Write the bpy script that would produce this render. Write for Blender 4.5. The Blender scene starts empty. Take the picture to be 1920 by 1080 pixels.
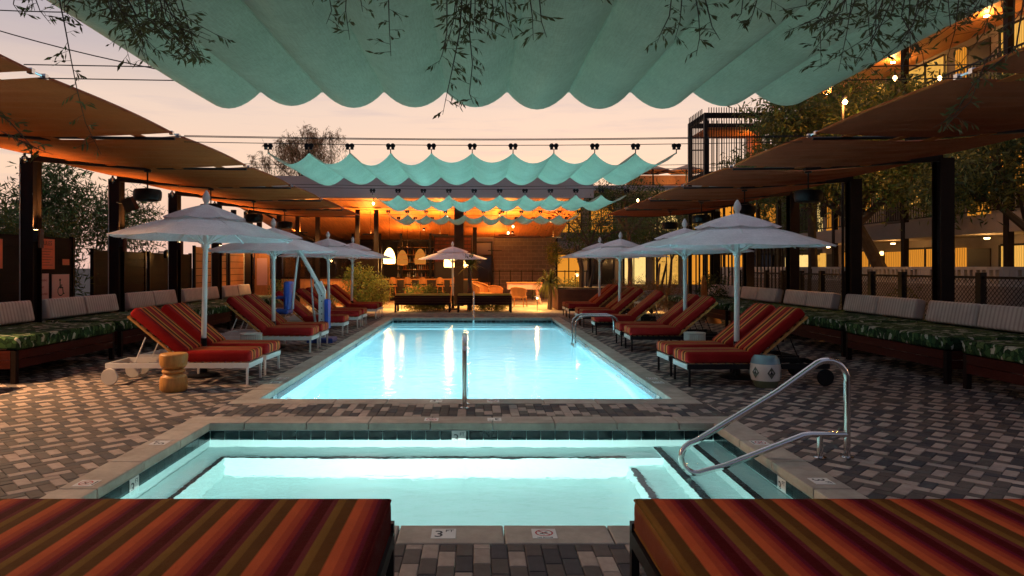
import bpy, bmesh, math, random
import numpy as np
from mathutils import Vector, Matrix, Euler

random.seed(7); rng = np.random.default_rng(7)
SC = bpy.context.scene
COL = SC.collection
R = math.radians
PI = math.pi

# ------------------------------------------------------------------ camera
cam_d = bpy.data.cameras.new('camera'); cam = bpy.data.objects.new('camera', cam_d); COL.objects.link(cam)
cam.location = (0, 0, 1.65); cam.rotation_euler = (R(90), 0, 0)
cam_d.sensor_width = 36; cam_d.lens = 24
cam_d.shift_x = 66/1920; cam_d.shift_y = -39/1920
cam_d.clip_start = 0.05; cam_d.clip_end = 3000
SC.camera = cam

# ------------------------------------------------------------------ sky (dusk) and the last of the sun
W = bpy.data.worlds.new('World'); SC.world = W; W.use_nodes = True
nt = W.node_tree; nt.nodes.clear()
def wn(t): return nt.nodes.new(t)
out = wn('ShaderNodeOutputWorld'); bg = wn('ShaderNodeBackground'); bg2 = wn('ShaderNodeBackground'); addw = wn('ShaderNodeAddShader')
sky = wn('ShaderNodeTexSky'); sky.sky_type = 'NISHITA'; sky.sun_disc = False
SUN_EL, SUN_AZ = 1.0, 8.0            # just above the horizon, ahead of the camera
sky.sun_elevation = R(SUN_EL); sky.sun_rotation = R(SUN_AZ); sky.dust_density = 4; sky.ozone_density = 3
tc = wn('ShaderNodeTexCoord'); sep = wn('ShaderNodeSeparateXYZ'); nt.links.new(tc.outputs['Generated'], sep.inputs[0])
mp = wn('ShaderNodeMapping'); mp.inputs['Scale'].default_value = (1.2, 1.2, 9); nt.links.new(tc.outputs['Generated'], mp.inputs[0])
nz = wn('ShaderNodeTexNoise'); nz.inputs['Scale'].default_value = 2.2; nz.inputs['Detail'].default_value = 5; nz.inputs['Roughness'].default_value = .55
nt.links.new(mp.outputs[0], nz.inputs['Vector'])
m1 = wn('ShaderNodeMath'); m1.operation = 'MULTIPLY_ADD'; m1.inputs[1].default_value = .07; nt.links.new(nz.outputs[0], m1.inputs[0]); nt.links.new(sep.outputs[2], m1.inputs[2])
rp = wn('ShaderNodeValToRGB'); nt.links.new(m1.outputs[0], rp.inputs[0])
stops = [(0.0,(.80,.50,.46)),(.08,(.93,.58,.44)),(.16,(1.0,.68,.48)),(.25,(.88,.65,.51)),(.33,(.54,.455,.455)),(.42,(.385,.36,.41)),(.60,(.50,.46,.51)),(1.0,(.49,.46,.52))]
el = rp.color_ramp.elements
while len(el) < len(stops): el.new(.5)
for e, (p, c) in zip(el, stops): e.position = p; e.color = (*c, 1)
mrs = wn('ShaderNodeMapRange'); mrs.interpolation_type = 'SMOOTHSTEP'; mrs.inputs[1].default_value = -.75; mrs.inputs[2].default_value = .75; nt.links.new(sep.outputs[1], mrs.inputs[0])
east = wn('ShaderNodeValToRGB'); nt.links.new(sep.outputs[2], east.inputs[0]); east.color_ramp.elements[0].color = (.17,.16,.20,1); east.color_ramp.elements[1].color = (.12,.145,.21,1)
mpc = wn('ShaderNodeMapping'); mpc.inputs['Scale'].default_value = (2.2,2.2,26); mpc.inputs['Rotation'].default_value = (0,R(3),0); nt.links.new(tc.outputs['Generated'], mpc.inputs[0])
nzc = wn('ShaderNodeTexNoise'); nzc.inputs['Scale'].default_value = 2.6; nzc.inputs['Detail'].default_value = 7; nzc.inputs['Roughness'].default_value = .6; nt.links.new(mpc.outputs[0], nzc.inputs['Vector'])
mrc = wn('ShaderNodeMapRange'); mrc.inputs[1].default_value = .52; mrc.inputs[2].default_value = .72; mrc.inputs[4].default_value = .38; nt.links.new(nzc.outputs[0], mrc.inputs[0])
mixc = wn('ShaderNodeMix'); mixc.data_type = 'RGBA'; nt.links.new(mrc.outputs[0], mixc.inputs[0]); nt.links.new(rp.outputs[0], mixc.inputs[6]); mixc.inputs[7].default_value = (.58,.46,.46,1)
mixs = wn('ShaderNodeMix'); mixs.data_type = 'RGBA'; nt.links.new(mrs.outputs[0], mixs.inputs[0]); nt.links.new(east.outputs[0], mixs.inputs[6]); nt.links.new(mixc.outputs[2], mixs.inputs[7])
nt.links.new(mixs.outputs[2], bg2.inputs[0]); bg2.inputs[1].default_value = 1.0
nt.links.new(sky.outputs[0], bg.inputs[0]); bg.inputs[1].default_value = 0.05
nt.links.new(bg.outputs[0], addw.inputs[0]); nt.links.new(bg2.outputs[0], addw.inputs[1]); nt.links.new(addw.outputs[0], out.inputs[0])
sd = bpy.data.lights.new('sun', 'SUN'); sun = bpy.data.objects.new('sun', sd); COL.objects.link(sun)
sd.energy = .12; sd.angle = R(12); sd.color = (1, .62, .4)
sun.rotation_euler = (R(90-SUN_EL), 0, R(180-SUN_AZ))

vs = SC.view_settings; vs.view_transform = 'Standard'; vs.look = 'None'; vs.exposure = 0; vs.gamma = 1
cy = SC.cycles; cy.use_denoising = True; cy.max_bounces = 7; cy.diffuse_bounces = 4; cy.glossy_bounces = 3; cy.transmission_bounces = 3
cy.transparent_max_bounces = 12; cy.sample_clamp_indirect = 3; cy.caustics_reflective = True; cy.caustics_refractive = True; cy.blur_glossy = .5
cy.use_adaptive_sampling = True; cy.adaptive_threshold = .02

# ------------------------------------------------------------------ materials
MATS = {}
def lk(n, a, b): n.links.new(a, b)
def base_nodes(name):
    m = bpy.data.materials.new(name); m.use_nodes = True; n = m.node_tree; n.nodes.clear()
    o = n.nodes.new('ShaderNodeOutputMaterial'); return m, n, o
def mat(name, col, rough=.6, metal=0., var=.18, ns=6., bump=0., bs=80., rnd=0., trans=0., spec=.5, coat=0., grain=None, patch=0.):
    m, n, o = base_nodes(name)
    tcn = n.nodes.new('ShaderNodeTexCoord')
    src = tcn.outputs['Object']
    if grain:
        mpn = n.nodes.new('ShaderNodeMapping'); mpn.inputs['Scale'].default_value = grain; lk(n, src, mpn.inputs[0]); src = mpn.outputs[0]
    nzn = n.nodes.new('ShaderNodeTexNoise'); nzn.inputs['Scale'].default_value = ns; nzn.inputs['Detail'].default_value = 6; nzn.inputs['Roughness'].default_value = .62
    lk(n, src, nzn.inputs['Vector'])
    mr = n.nodes.new('ShaderNodeMapRange'); mr.inputs[1].default_value = .25; mr.inputs[2].default_value = .75; mr.inputs[3].default_value = 1-var; mr.inputs[4].default_value = 1+var
    lk(n, nzn.outputs[0], mr.inputs[0]); val = mr.outputs[0]
    if rnd:
        oi = n.nodes.new('ShaderNodeObjectInfo'); m2 = n.nodes.new('ShaderNodeMapRange'); m2.inputs[3].default_value = 1-rnd; m2.inputs[4].default_value = 1+rnd
        lk(n, oi.outputs['Random'], m2.inputs[0]); mm = n.nodes.new('ShaderNodeMath'); mm.operation = 'MULTIPLY'; lk(n, val, mm.inputs[0]); lk(n, m2.outputs[0], mm.inputs[1]); val = mm.outputs[0]
    if patch:
        gp_ = n.nodes.new('ShaderNodeNewGeometry'); np_ = n.nodes.new('ShaderNodeTexNoise'); np_.inputs['Scale'].default_value = 1.1; np_.inputs['Detail'].default_value = 7; np_.inputs['Roughness'].default_value = .68; lk(n, gp_.outputs['Position'], np_.inputs['Vector'])
        m3 = n.nodes.new('ShaderNodeMapRange'); m3.inputs[1].default_value = .32; m3.inputs[2].default_value = .66; m3.inputs[3].default_value = 1-patch; m3.inputs[4].default_value = 1+patch*.5; lk(n, np_.outputs[0], m3.inputs[0])
        m4 = n.nodes.new('ShaderNodeMath'); m4.operation = 'MULTIPLY'; lk(n, val, m4.inputs[0]); lk(n, m3.outputs[0], m4.inputs[1]); val = m4.outputs[0]
    mx = n.nodes.new('ShaderNodeVectorMath'); mx.operation = 'SCALE'; mx.inputs[0].default_value = col[:3]; lk(n, val, mx.inputs['Scale'])
    p = n.nodes.new('ShaderNodeBsdfPrincipled'); lk(n, mx.outputs[0], p.inputs['Base Color'])
    p.inputs['Roughness'].default_value = rough; p.inputs['Metallic'].default_value = metal; p.inputs['Specular IOR Level'].default_value = spec
    if coat: p.inputs['Coat Weight'].default_value = coat
    if bump:
        nb = n.nodes.new('ShaderNodeTexNoise'); nb.inputs['Scale'].default_value = bs; nb.inputs['Detail'].default_value = 4; lk(n, src, nb.inputs['Vector'])
        b = n.nodes.new('ShaderNodeBump'); b.inputs['Strength'].default_value = bump; b.inputs['Distance'].default_value = .01; lk(n, nb.outputs[0], b.inputs['Height']); lk(n, b.outputs[0], p.inputs['Normal'])
    fin = p.outputs[0]
    if trans:
        t = n.nodes.new('ShaderNodeBsdfTranslucent'); lk(n, mx.outputs[0], t.inputs[0]); ms = n.nodes.new('ShaderNodeMixShader'); ms.inputs[0].default_value = trans
        lk(n, p.outputs[0], ms.inputs[1]); lk(n, t.outputs[0], ms.inputs[2]); fin = ms.outputs[0]
    lk(n, fin, o.inputs[0]); MATS[name] = m; return m
def emat(name, col, s, stripes=None):
    m, n, o = base_nodes(name); e = n.nodes.new('ShaderNodeEmission'); e.inputs[0].default_value = (*col, 1); e.inputs[1].default_value = s
    if stripes:   # curtains: soft folds in front of the lit room
        tcn = n.nodes.new('ShaderNodeTexCoord'); w = n.nodes.new('ShaderNodeTexWave'); w.inputs['Scale'].default_value = stripes; w.inputs['Distortion'].default_value = 1.5; w.bands_direction = 'Y'
        lk(n, tcn.outputs['Object'], w.inputs[0]); mr = n.nodes.new('ShaderNodeMapRange'); mr.inputs[3].default_value = s*.55; mr.inputs[4].default_value = s*1.15; lk(n, w.outputs[1], mr.inputs[0]); lk(n, mr.outputs[0], e.inputs[1])
    lk(n, e.outputs[0], o.inputs[0]); MATS[name] = m; return m
def ramp_mat(name, axis, period, stops, rough=.85, bump=.3, interp='LINEAR', axis_mix=None, sheen=0):
    m, n, o = base_nodes(name)
    tcn = n.nodes.new('ShaderNodeTexCoord'); s = n.nodes.new('ShaderNodeSeparateXYZ'); lk(n, tcn.outputs['Object'], s.inputs[0])
    a = n.nodes.new('ShaderNodeMath'); a.operation = 'DIVIDE'; a.inputs[1].default_value = period; lk(n, s.outputs[axis], a.inputs[0])
    f = n.nodes.new('ShaderNodeMath'); f.operation = 'FRACT'; lk(n, a.outputs[0], f.inputs[0])
    rr = n.nodes.new('ShaderNodeValToRGB'); rr.color_ramp.interpolation = interp; e = rr.color_ramp.elements
    while len(e) < len(stops): e.new(.5)
    for q, (p, c) in zip(e, stops): q.position = p; q.color = (*c, 1)
    lk(n, f.outputs[0], rr.inputs[0])
    nn = n.nodes.new('ShaderNodeTexNoise'); nn.inputs['Scale'].default_value = 5; nn.inputs['Detail'].default_value = 7; lk(n, tcn.outputs['Object'], nn.inputs['Vector'])
    mr = n.nodes.new('ShaderNodeMapRange'); mr.inputs[3].default_value = .75; mr.inputs[4].default_value = 1.2; lk(n, nn.outputs[0], mr.inputs[0])
    sc = n.nodes.new('ShaderNodeVectorMath'); sc.operation = 'SCALE'; lk(n, rr.outputs[0], sc.inputs[0]); lk(n, mr.outputs[0], sc.inputs['Scale'])
    p = n.nodes.new('ShaderNodeBsdfPrincipled'); p.inputs['Roughness'].default_value = rough; p.inputs['Specular IOR Level'].default_value = .06; lk(n, sc.outputs[0], p.inputs['Base Color'])
    nb = n.nodes.new('ShaderNodeTexNoise'); nb.inputs['Scale'].default_value = 9; nb.inputs['Detail'].default_value = 8; nb.inputs['Roughness'].default_value = .75; lk(n, tcn.outputs['Object'], nb.inputs['Vector'])
    wv = n.nodes.new('ShaderNodeTexNoise'); wv.inputs['Scale'].default_value = 2.0; wv.inputs['Detail'].default_value = 3; mpw = n.nodes.new('ShaderNodeMapping'); mpw.inputs['Scale'].default_value = (40,170,60) if axis == 1 else (170,40,60); lk(n, tcn.outputs['Object'], mpw.inputs[0]); lk(n, mpw.outputs[0], wv.inputs['Vector'])
    hs = n.nodes.new('ShaderNodeMath'); hs.operation = 'MULTIPLY_ADD'; hs.inputs[1].default_value = .10; lk(n, wv.outputs[0], hs.inputs[0]); lk(n, nb.outputs[0], hs.inputs[2])
    b = n.nodes.new('ShaderNodeBump'); b.inputs['Strength'].default_value = bump; b.inputs['Distance'].default_value = .03; lk(n, hs.outputs[0], b.inputs['Height']); lk(n, b.outputs[0], p.inputs['Normal'])
    lk(n, p.outputs[0], o.inputs[0]); MATS[name] = m; return m
# cloth
ST = [(0, (0.6101, 0.1033, 0.0295)), (0.13, (0.5904, 0.0984, 0.0276)), (0.15, (0.4428, 0.059, 0.0216)), (0.25, (0.4133, 0.0541, 0.0216)), (0.27, (0.2952, 0.0216, 0.0178)), (0.33, (0.2755, 0.0178, 0.0157)), (0.35, (0.1476, 0.0059, 0.0216)), (0.4, (0.1378, 0.0049, 0.0178)), (0.42, (0.0836, 0.0012, 0.0019)), (0.57, (0.0787, 0.001, 0.0014)), (0.59, (0.1574, 0.0178, 0.0216)), (0.66, (0.1574, 0.0197, 0.0197)), (0.68, (0.2362, 0.1033, 0.0178)), (0.79, (0.2165, 0.0935, 0.0157)), (0.81, (0.1378, 0.0473, 0.0079)), (0.97, (0.1279, 0.0443, 0.0079)), (1, (0.6101, 0.1033, 0.0295))]
ramp_mat('stripe_wide', 0, .30, ST, bump=.8)
SN = [(0, (0.2688, 0.0112, 0.0101)), (0.2, (0.2464, 0.0101, 0.009)), (0.22, (0.522, 0.2175, 0.0377)), (0.32, (0.4785, 0.1885, 0.0319)), (0.34, (0.084, 0.0022, 0.0045)), (0.5, (0.0784, 0.0022, 0.0045)), (0.52, (0.2755, 0.1232, 0.0188)), (0.6, (0.2465, 0.1087, 0.0174)), (0.62, (0.609, 0.087, 0.029)), (0.74, (0.551, 0.0725, 0.0261)), (0.76, (0.1344, 0.0034, 0.0067)), (0.88, (0.1232, 0.0034, 0.0067)), (0.9, (0.2688, 0.0112, 0.0101)), (1, (0.2688, 0.0112, 0.0101))]
ramp_mat('stripe_narrow', 1, .30, SN, bump=.25)
ramp_mat('ticking', 1, .085, [(0,(.68,.60,.54)),(.5,(.68,.60,.54)),(.58,(.52,.42,.37)),(.92,(.52,.42,.37)),(1,(.68,.60,.54))], bump=.2)
mat('mustard_cloth', (.55,.27,.03), .9, bump=.3, bs=60)
def leaf_cloth():
    m, n, o = base_nodes('leaf_cloth'); tcn = n.nodes.new('ShaderNodeTexCoord')
    nn = n.nodes.new('ShaderNodeTexNoise'); nn.inputs['Scale'].default_value = 5; nn.inputs['Detail'].default_value = 3; lk(n, tcn.outputs['Object'], nn.inputs['Vector'])
    mx = n.nodes.new('ShaderNodeMix'); mx.data_type = 'VECTOR'; mx.inputs[0].default_value = .22; lk(n, tcn.outputs['Object'], mx.inputs[4]); lk(n, nn.outputs['Color'], mx.inputs[5])
    mp_ = n.nodes.new('ShaderNodeMapping'); mp_.inputs['Rotation'].default_value = (.5,.3,.7); mp_.inputs['Scale'].default_value = (1,2.1,1.2); lk(n, mx.outputs[1], mp_.inputs[0])
    v = n.nodes.new('ShaderNodeTexVoronoi'); v.feature = 'DISTANCE_TO_EDGE'; v.inputs['Scale'].default_value = 11; lk(n, mp_.outputs[0], v.inputs['Vector'])
    v2 = n.nodes.new('ShaderNodeTexVoronoi'); v2.inputs['Scale'].default_value = 11; lk(n, mp_.outputs[0], v2.inputs['Vector'])
    sp = n.nodes.new('ShaderNodeSeparateXYZ'); lk(n, v2.outputs['Color'], sp.inputs[0])
    r1 = n.nodes.new('ShaderNodeValToRGB'); r1.color_ramp.interpolation = 'CONSTANT'; e = r1.color_ramp.elements; e[0].position = 0; e[0].color = (.018,.045,.02,1); e[1].position = .3; e[1].color = (.045,.10,.035,1)
    e.new(.55).color = (.03,.075,.03,1); e.new(.72).color = (.10,.17,.06,1); e.new(.87).color = (.45,.46,.36,1)
    lk(n, sp.outputs[0], r1.inputs[0])
    mr = n.nodes.new('ShaderNodeMapRange'); mr.inputs[1].default_value = .0; mr.inputs[2].default_value = .09; mr.inputs[3].default_value = .35; mr.inputs[4].default_value = 1.; lk(n, v.outputs['Distance'], mr.inputs[0])
    sc = n.nodes.new('ShaderNodeVectorMath'); sc.operation = 'SCALE'; lk(n, r1.outputs[0], sc.inputs[0]); lk(n, mr.outputs[0], sc.inputs['Scale'])
    p = n.nodes.new('ShaderNodeBsdfPrincipled'); p.inputs['Roughness'].default_value = .9; p.inputs['Specular IOR Level'].default_value = .1; lk(n, sc.outputs[0], p.inputs['Base Color']); lk(n, p.outputs[0], o.inputs[0]); MATS['leaf_cloth'] = m
leaf_cloth()
def cloth(name, col, trans, rough=.9):
    m = mat(name, col, rough, var=.16, ns=1.6, bump=.0, trans=trans, spec=.1)
    n = m.node_tree; p = [x for x in n.nodes if x.type == 'BSDF_PRINCIPLED'][0]; tcn = [x for x in n.nodes if x.type == 'TEX_COORD'][0]
    mp1 = n.nodes.new('ShaderNodeMapping'); mp1.inputs['Scale'].default_value = (60, 5, 30); lk(n, tcn.outputs['Object'], mp1.inputs[0])
    n1 = n.nodes.new('ShaderNodeTexNoise'); n1.inputs['Scale'].default_value = 2; n1.inputs['Detail'].default_value = 5; lk(n, mp1.outputs[0], n1.inputs['Vector'])
    mp2 = n.nodes.new('ShaderNodeMapping'); mp2.inputs['Scale'].default_value = (5, 60, 30); lk(n, tcn.outputs['Object'], mp2.inputs[0])
    n2 = n.nodes.new('ShaderNodeTexNoise'); n2.inputs['Scale'].default_value = 2; n2.inputs['Detail'].default_value = 5; lk(n, mp2.outputs[0], n2.inputs['Vector'])
    ad = n.nodes.new('ShaderNodeMath'); lk(n, n1.outputs[0], ad.inputs[0]); lk(n, n2.outputs[0], ad.inputs[1])
    b = n.nodes.new('ShaderNodeBump'); b.inputs['Strength'].default_value = .5; b.inputs['Distance'].default_value = .008; lk(n, ad.outputs[0], b.inputs['Height']); lk(n, b.outputs[0], p.inputs['Normal'])
    # weave also varies the colour a little
    old = [l for l in n.links if l.to_socket == p.inputs['Base Color']][0].from_socket
    mr = n.nodes.new('ShaderNodeMapRange'); mr.inputs[1].default_value = .6; mr.inputs[2].default_value = 1.4; mr.inputs[3].default_value = .82; mr.inputs[4].default_value = 1.16; lk(n, ad.outputs[0], mr.inputs[0])
    s = n.nodes.new('ShaderNodeVectorMath'); s.operation = 'SCALE'; lk(n, old, s.inputs[0]); lk(n, mr.outputs[0], s.inputs['Scale'])
    lk(n, s.outputs[0], p.inputs['Base Color'])
    for t in n.nodes:
        if t.type == 'BSDF_TRANSLUCENT': lk(n, s.outputs[0], t.inputs[0])
    return m
cloth('teal_cloth', (.40,.47,.345), .14)
cloth('rust_cloth', (.31,.078,.018), .04)
cloth('rust_dark_cloth', (.23,.05,.02), .03)
cloth('parasol_cloth', (.90,.82,.82), .16)
# hard things
mat('paver_light', (.42,.325,.27), .85, var=.22, ns=14, bump=.35, bs=160, rnd=.12, patch=.3)
mat('paver_grey', (.115,.092,.08), .85, var=.22, ns=14, bump=.35, bs=160, rnd=.15, patch=.3)
mat('paver_dark', (.058,.053,.058), .8, var=.22, ns=14, bump=.35, bs=160, rnd=.15, patch=.3)
mat('joint_sand', (.055,.045,.038), .95, var=.3, ns=30)
mat('coping', (.42,.355,.29), .75, var=.2, ns=7, bump=.25, bs=120, rnd=.08, patch=.3)
mat('tile_teal', (.004,.017,.019), .14, var=.3, ns=3, rnd=.35, spec=.4)
mat('tile_white', (.72,.70,.66), .4, var=.06)
mat('plaster', (.58,.77,.755), .8, var=.06, ns=1.5)
mat('plaster_pool', (.42,.69,.76), .8, var=.08, ns=.6)
mat('step_black', (.01,.012,.015), .4)
mat('ink', (.02,.02,.022), .6); mat('red_ink', (.45,.03,.03), .6)
mat('white_metal', (.74,.72,.68), .35, var=.06, spec=.4)
mat('grey_metal', (.36,.36,.35), .4, var=.1)
mat('black_metal', (.009,.008,.009), .5, var=.25, spec=.22)
mat('chrome', (.72,.70,.68), .13, 1., var=.05)
mat('brown_steel', (.010,.0045,.0035), .6, var=.35, ns=3, bump=.1, spec=.18)
mat('red_wood', (.055,.0085,.005), .65, spec=.15, var=.3, ns=3, grain=(1,6,12), rnd=.15)
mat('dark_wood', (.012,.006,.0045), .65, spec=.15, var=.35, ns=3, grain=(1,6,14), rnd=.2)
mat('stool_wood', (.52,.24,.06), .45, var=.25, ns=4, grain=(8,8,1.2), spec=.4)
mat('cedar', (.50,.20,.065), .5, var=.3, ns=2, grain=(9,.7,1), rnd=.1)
mat('rattan', (.42,.17,.045), .6, var=.25, ns=40, bump=.4, bs=120)
mat('ceramic_white', (.72,.66,.58), .15, var=.08, coat=.5); mat('ceramic_blue', (.20,.36,.40), .12, var=.15, coat=.5); mat('ceramic_green', (.14,.16,.09), .2, var=.15, coat=.4); mat('ceramic_olive', (.10,.10,.065), .3)
mat('drum_white', (.60,.56,.50), .6, var=.1)
mat('blue_plastic', (.012,.045,.26), .4, var=.12)
mat('concrete', (.33,.30,.27), .85, var=.18, ns=2, bump=.2)
mat('patio', (.44,.36,.25), .85, var=.16, ns=1.2, bump=.15)
mat('block_grey', (.13,.115,.11), .9, var=.2, ns=9, bump=.4, bs=90, rnd=.14)
mat('breeze_white', (.46,.42,.40), .85, var=.12, rnd=.08)
mat('stucco', (.26,.22,.20), .9, var=.12, ns=2, bump=.2)
mat('fascia', (.40,.36,.37), .7, var=.08, ns=1)
mat('bar_dark', (.016,.007,.005), .5, var=.3)
mat('brick_red', (.13,.035,.02), .8, var=.25, rnd=.25)
mat('corten', (.085,.026,.014), .8, var=.4, ns=3, bump=.15)
mat('soil', (.04,.028,.018), .95)
mat('bark', (.075,.05,.034), .9, var=.35, ns=6, bump=.6, bs=30)
mat('twig', (.05,.035,.02), .8)
for nm, c in (('leaf_olive',(.11,.12,.04)),('leaf_green',(.07,.12,.03)),('leaf_dark',(.04,.065,.022)),('leaf_yellow',(.16,.16,.035)),('leaf_rust',(.20,.075,.025)),('leaf_willow',(.46,.25,.12)),('leaf_near',(.075,.085,.03))):
    mat(nm, c, .6, var=.5, ns=2.2, trans=.3, spec=.25)
mat('sign_pink', (.78,.42,.36), .6, var=.05); mat('sign_red', (.80,.15,.06), .6, var=.05)  # sign colours raised in place of warm light falling on the signs
mat('glass_dark', (.02,.018,.018), .06, var=.1, spec=.6)
emat('window_warm', (1,.50,.09), .95, 5); emat('window_amber', (1,.36,.035), .7, 3); emat('window_pale', (1,.66,.22), 1.0, 9)
emat('bulb_warm', (1,.62,.25), 22); emat('bulb_hot', (1,.50,.16), 140); emat('bulb_dim', (1,.62,.35), 4)
emat('pendant_lit', (1,.60,.18), 9); emat('pendant_glow', (1,.33,.05), .5); emat('strip_lit', (1,.58,.16), 2.4); emat('screen', (1,.9,.75), 2.2)
emat('pool_lamp_lens', (.7,1,1), 1.2)
def glassbulb():
    m, n, o = base_nodes('glass_bulb'); t = n.nodes.new('ShaderNodeBsdfTransparent'); g = n.nodes.new('ShaderNodeBsdfGlossy'); g.inputs['Roughness'].default_value = .05
    f = n.nodes.new('ShaderNodeFresnel'); f.inputs[0].default_value = 1.8; ms = n.nodes.new('ShaderNodeMixShader'); lk(n, f.outputs[0], ms.inputs[0]); lk(n, t.outputs[0], ms.inputs[1]); lk(n, g.outputs[0], ms.inputs[2]); lk(n, ms.outputs[0], o.inputs[0]); MATS['glass_bulb'] = m
glassbulb()
def water(name, tint, scale, strength):
    m, n, o = base_nodes(name); t = n.nodes.new('ShaderNodeBsdfRefraction'); t.inputs[0].default_value = (*tint, 1); t.inputs['IOR'].default_value = 1.33; t.inputs['Roughness'].default_value = .04
    g = n.nodes.new('ShaderNodeBsdfGlossy'); g.inputs['Roughness'].default_value = .09
    tcn = n.nodes.new('ShaderNodeTexCoord'); mpn = n.nodes.new('ShaderNodeMapping'); mpn.inputs['Scale'].default_value = (1, 1.6, 1); lk(n, tcn.outputs['Object'], mpn.inputs[0])
    nn = n.nodes.new('ShaderNodeTexNoise'); nn.inputs['Scale'].default_value = scale; nn.inputs['Detail'].default_value = 3; nn.inputs['Roughness'].default_value = .5; lk(n, mpn.outputs[0], nn.inputs['Vector'])
    b = n.nodes.new('ShaderNodeBump'); b.inputs['Strength'].default_value = strength; b.inputs['Distance'].default_value = .03; lk(n, nn.outputs[0], b.inputs['Height']); lk(n, b.outputs[0], g.inputs['Normal'])
    f = n.nodes.new('ShaderNodeFresnel'); f.inputs[0].default_value = 1.33; lk(n, b.outputs[0], t.inputs['Normal'])
    ms = n.nodes.new('ShaderNodeMixShader'); lk(n, f.outputs[0], ms.inputs[0]); lk(n, t.outputs[0], ms.inputs[1]); lk(n, g.outputs[0], ms.inputs[2]); lk(n, ms.outputs[0], o.inputs[0]); MATS[name] = m
water('water_pool', (.80,.96,.98), 3.2, .35)
water('water_spa', (.84,.98,.97), 4.5, .3)

# ------------------------------------------------------------------ mesh helpers
def weld(me):
    bm = bmesh.new(); bm.from_mesh(me); bmesh.ops.remove_doubles(bm, verts=bm.verts, dist=1e-5); bm.to_mesh(me); bm.free(); me.set_sharp_from_angle(angle=R(38))
class MB:
    def __init__(s): s.v = []; s.f = []; s.m = []; s.mi = 0; s.sm = []
    def add(s, vs, fs, smooth=False):
        b = len(s.v); s.v += [tuple(v) for v in vs]
        for f in fs: s.f.append([b+i for i in f]); s.m.append(s.mi); s.sm.append(smooth)
        return s
    def box(s, c, d, rot=None, taper=1.):
        x, y, z = d[0]/2, d[1]/2, d[2]/2; P = []
        for dz in (-1, 1):
            k = taper if dz > 0 else 1
            for dx, dy in ((-1,-1),(1,-1),(1,1),(-1,1)): P.append(Vector((dx*x*k, dy*y*k, dz*z)))
        if rot is not None:
            M = rot if isinstance(rot, Matrix) else Euler(rot).to_matrix(); P = [M @ p for p in P]
        P = [p+Vector(c) for p in P]
        return s.add(P, [(0,3,2,1),(4,5,6,7),(0,1,5,4),(1,2,6,5),(2,3,7,6),(3,0,4,7)])
    def b2(s, x0, x1, y0, y1, z0, z1): return s.box(((x0+x1)/2,(y0+y1)/2,(z0+z1)/2), (x1-x0,y1-y0,z1-z0))
    def cham(s, x0, x1, y0, y1, z0, z1, b=.01, bz=None):
        """box whose top edge is chamfered"""
        bz = b if bz is None else bz
        P = [(x0,y0,z0),(x1,y0,z0),(x1,y1,z0),(x0,y1,z0),(x0,y0,z1-bz),(x1,y0,z1-bz),(x1,y1,z1-bz),(x0,y1,z1-bz),(x0+b,y0+b,z1),(x1-b,y0+b,z1),(x1-b,y1-b,z1),(x0+b,y1-b,z1)]
        F = [(0,3,2,1),(8,9,10,11)]
        for a in (0, 4):
            for i in range(4): j = (i+1) % 4; F.append((a+i, a+j, a+4+j, a+4+i))
        return s.add(P, F)
    def tube(s, pts, r, n=8, caps=True, closed=False):
        pts = [Vector(p) for p in pts]; N = len(pts); rs = r if isinstance(r, (list, tuple)) else [r]*N; V = []; F = []
        up = None
        for i, p in enumerate(pts):
            t = (pts[min(i+1,N-1)]-pts[max(i-1,0)])
            if t.length < 1e-9: t = Vector((0,0,1))
            t.normalize()
            if up is None: up = Vector((0,0,1)) if abs(t.z) < .9 else Vector((1,0,0))
            a = t.cross(up)
            if a.length < 1e-4: a = t.cross(Vector((0,1,0)))
            a.normalize(); b = a.cross(t).normalized(); up = b
            for k in range(n):
                q = 2*PI*k/n; V.append(p+(a*math.cos(q)+b*math.sin(q))*rs[i])
        for i in range(N-1):
            for k in range(n): F.append((i*n+k, i*n+(k+1)%n, (i+1)*n+(k+1)%n, (i+1)*n+k))
        s.add(V, F, True)
        if caps: s.add(V[:n], [tuple(range(n))[::-1]]); s.add(V[-n:], [tuple(range(n))])
        return s
    def lathe(s, prof, c=(0,0,0), n=20, axis='z', caps=True):
        V = []; F = []
        for r, z in prof:
            for k in range(n):
                q = 2*PI*k/n; x, y = r*math.cos(q), r*math.sin(q)
                V.append({'z':(x,y,z),'x':(z,x,y),'y':(x,z,y)}[axis])
        V = [Vector(v)+Vector(c) for v in V]
        for i in range(len(prof)-1):
            for k in range(n): F.append((i*n+k, i*n+(k+1)%n, (i+1)*n+(k+1)%n, (i+1)*n+k))
        s.add(V, F, True)
        if caps: s.add(V[:n], [tuple(range(n))[::-1]]); s.add(V[-n:], [tuple(range(n))])
        return s
    def grid(s, fn, nu, nv, smooth=True):
        V = [fn(i/nu, j/nv) for j in range(nv+1) for i in range(nu+1)]
        F = [(j*(nu+1)+i, j*(nu+1)+i+1, (j+1)*(nu+1)+i+1, (j+1)*(nu+1)+i) for j in range(nv) for i in range(nu)]
        return s.add(V, F, smooth)
    def mesh(s, name, mats):
        me = bpy.data.meshes.new(name); me.from_pydata(s.v, [], s.f)
        for m in ([mats] if isinstance(mats, str) else mats): me.materials.append(MATS[m])
        me.polygons.foreach_set('material_index', s.m); me.polygons.foreach_set('use_smooth', s.sm); me.update()
        if any(s.sm) and len(s.f) < 3000: weld(me)
        return me
    def build(s, name, mats, parent=None, **k):
        return obj(name, s.mesh(name, mats), parent, **k)
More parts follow.
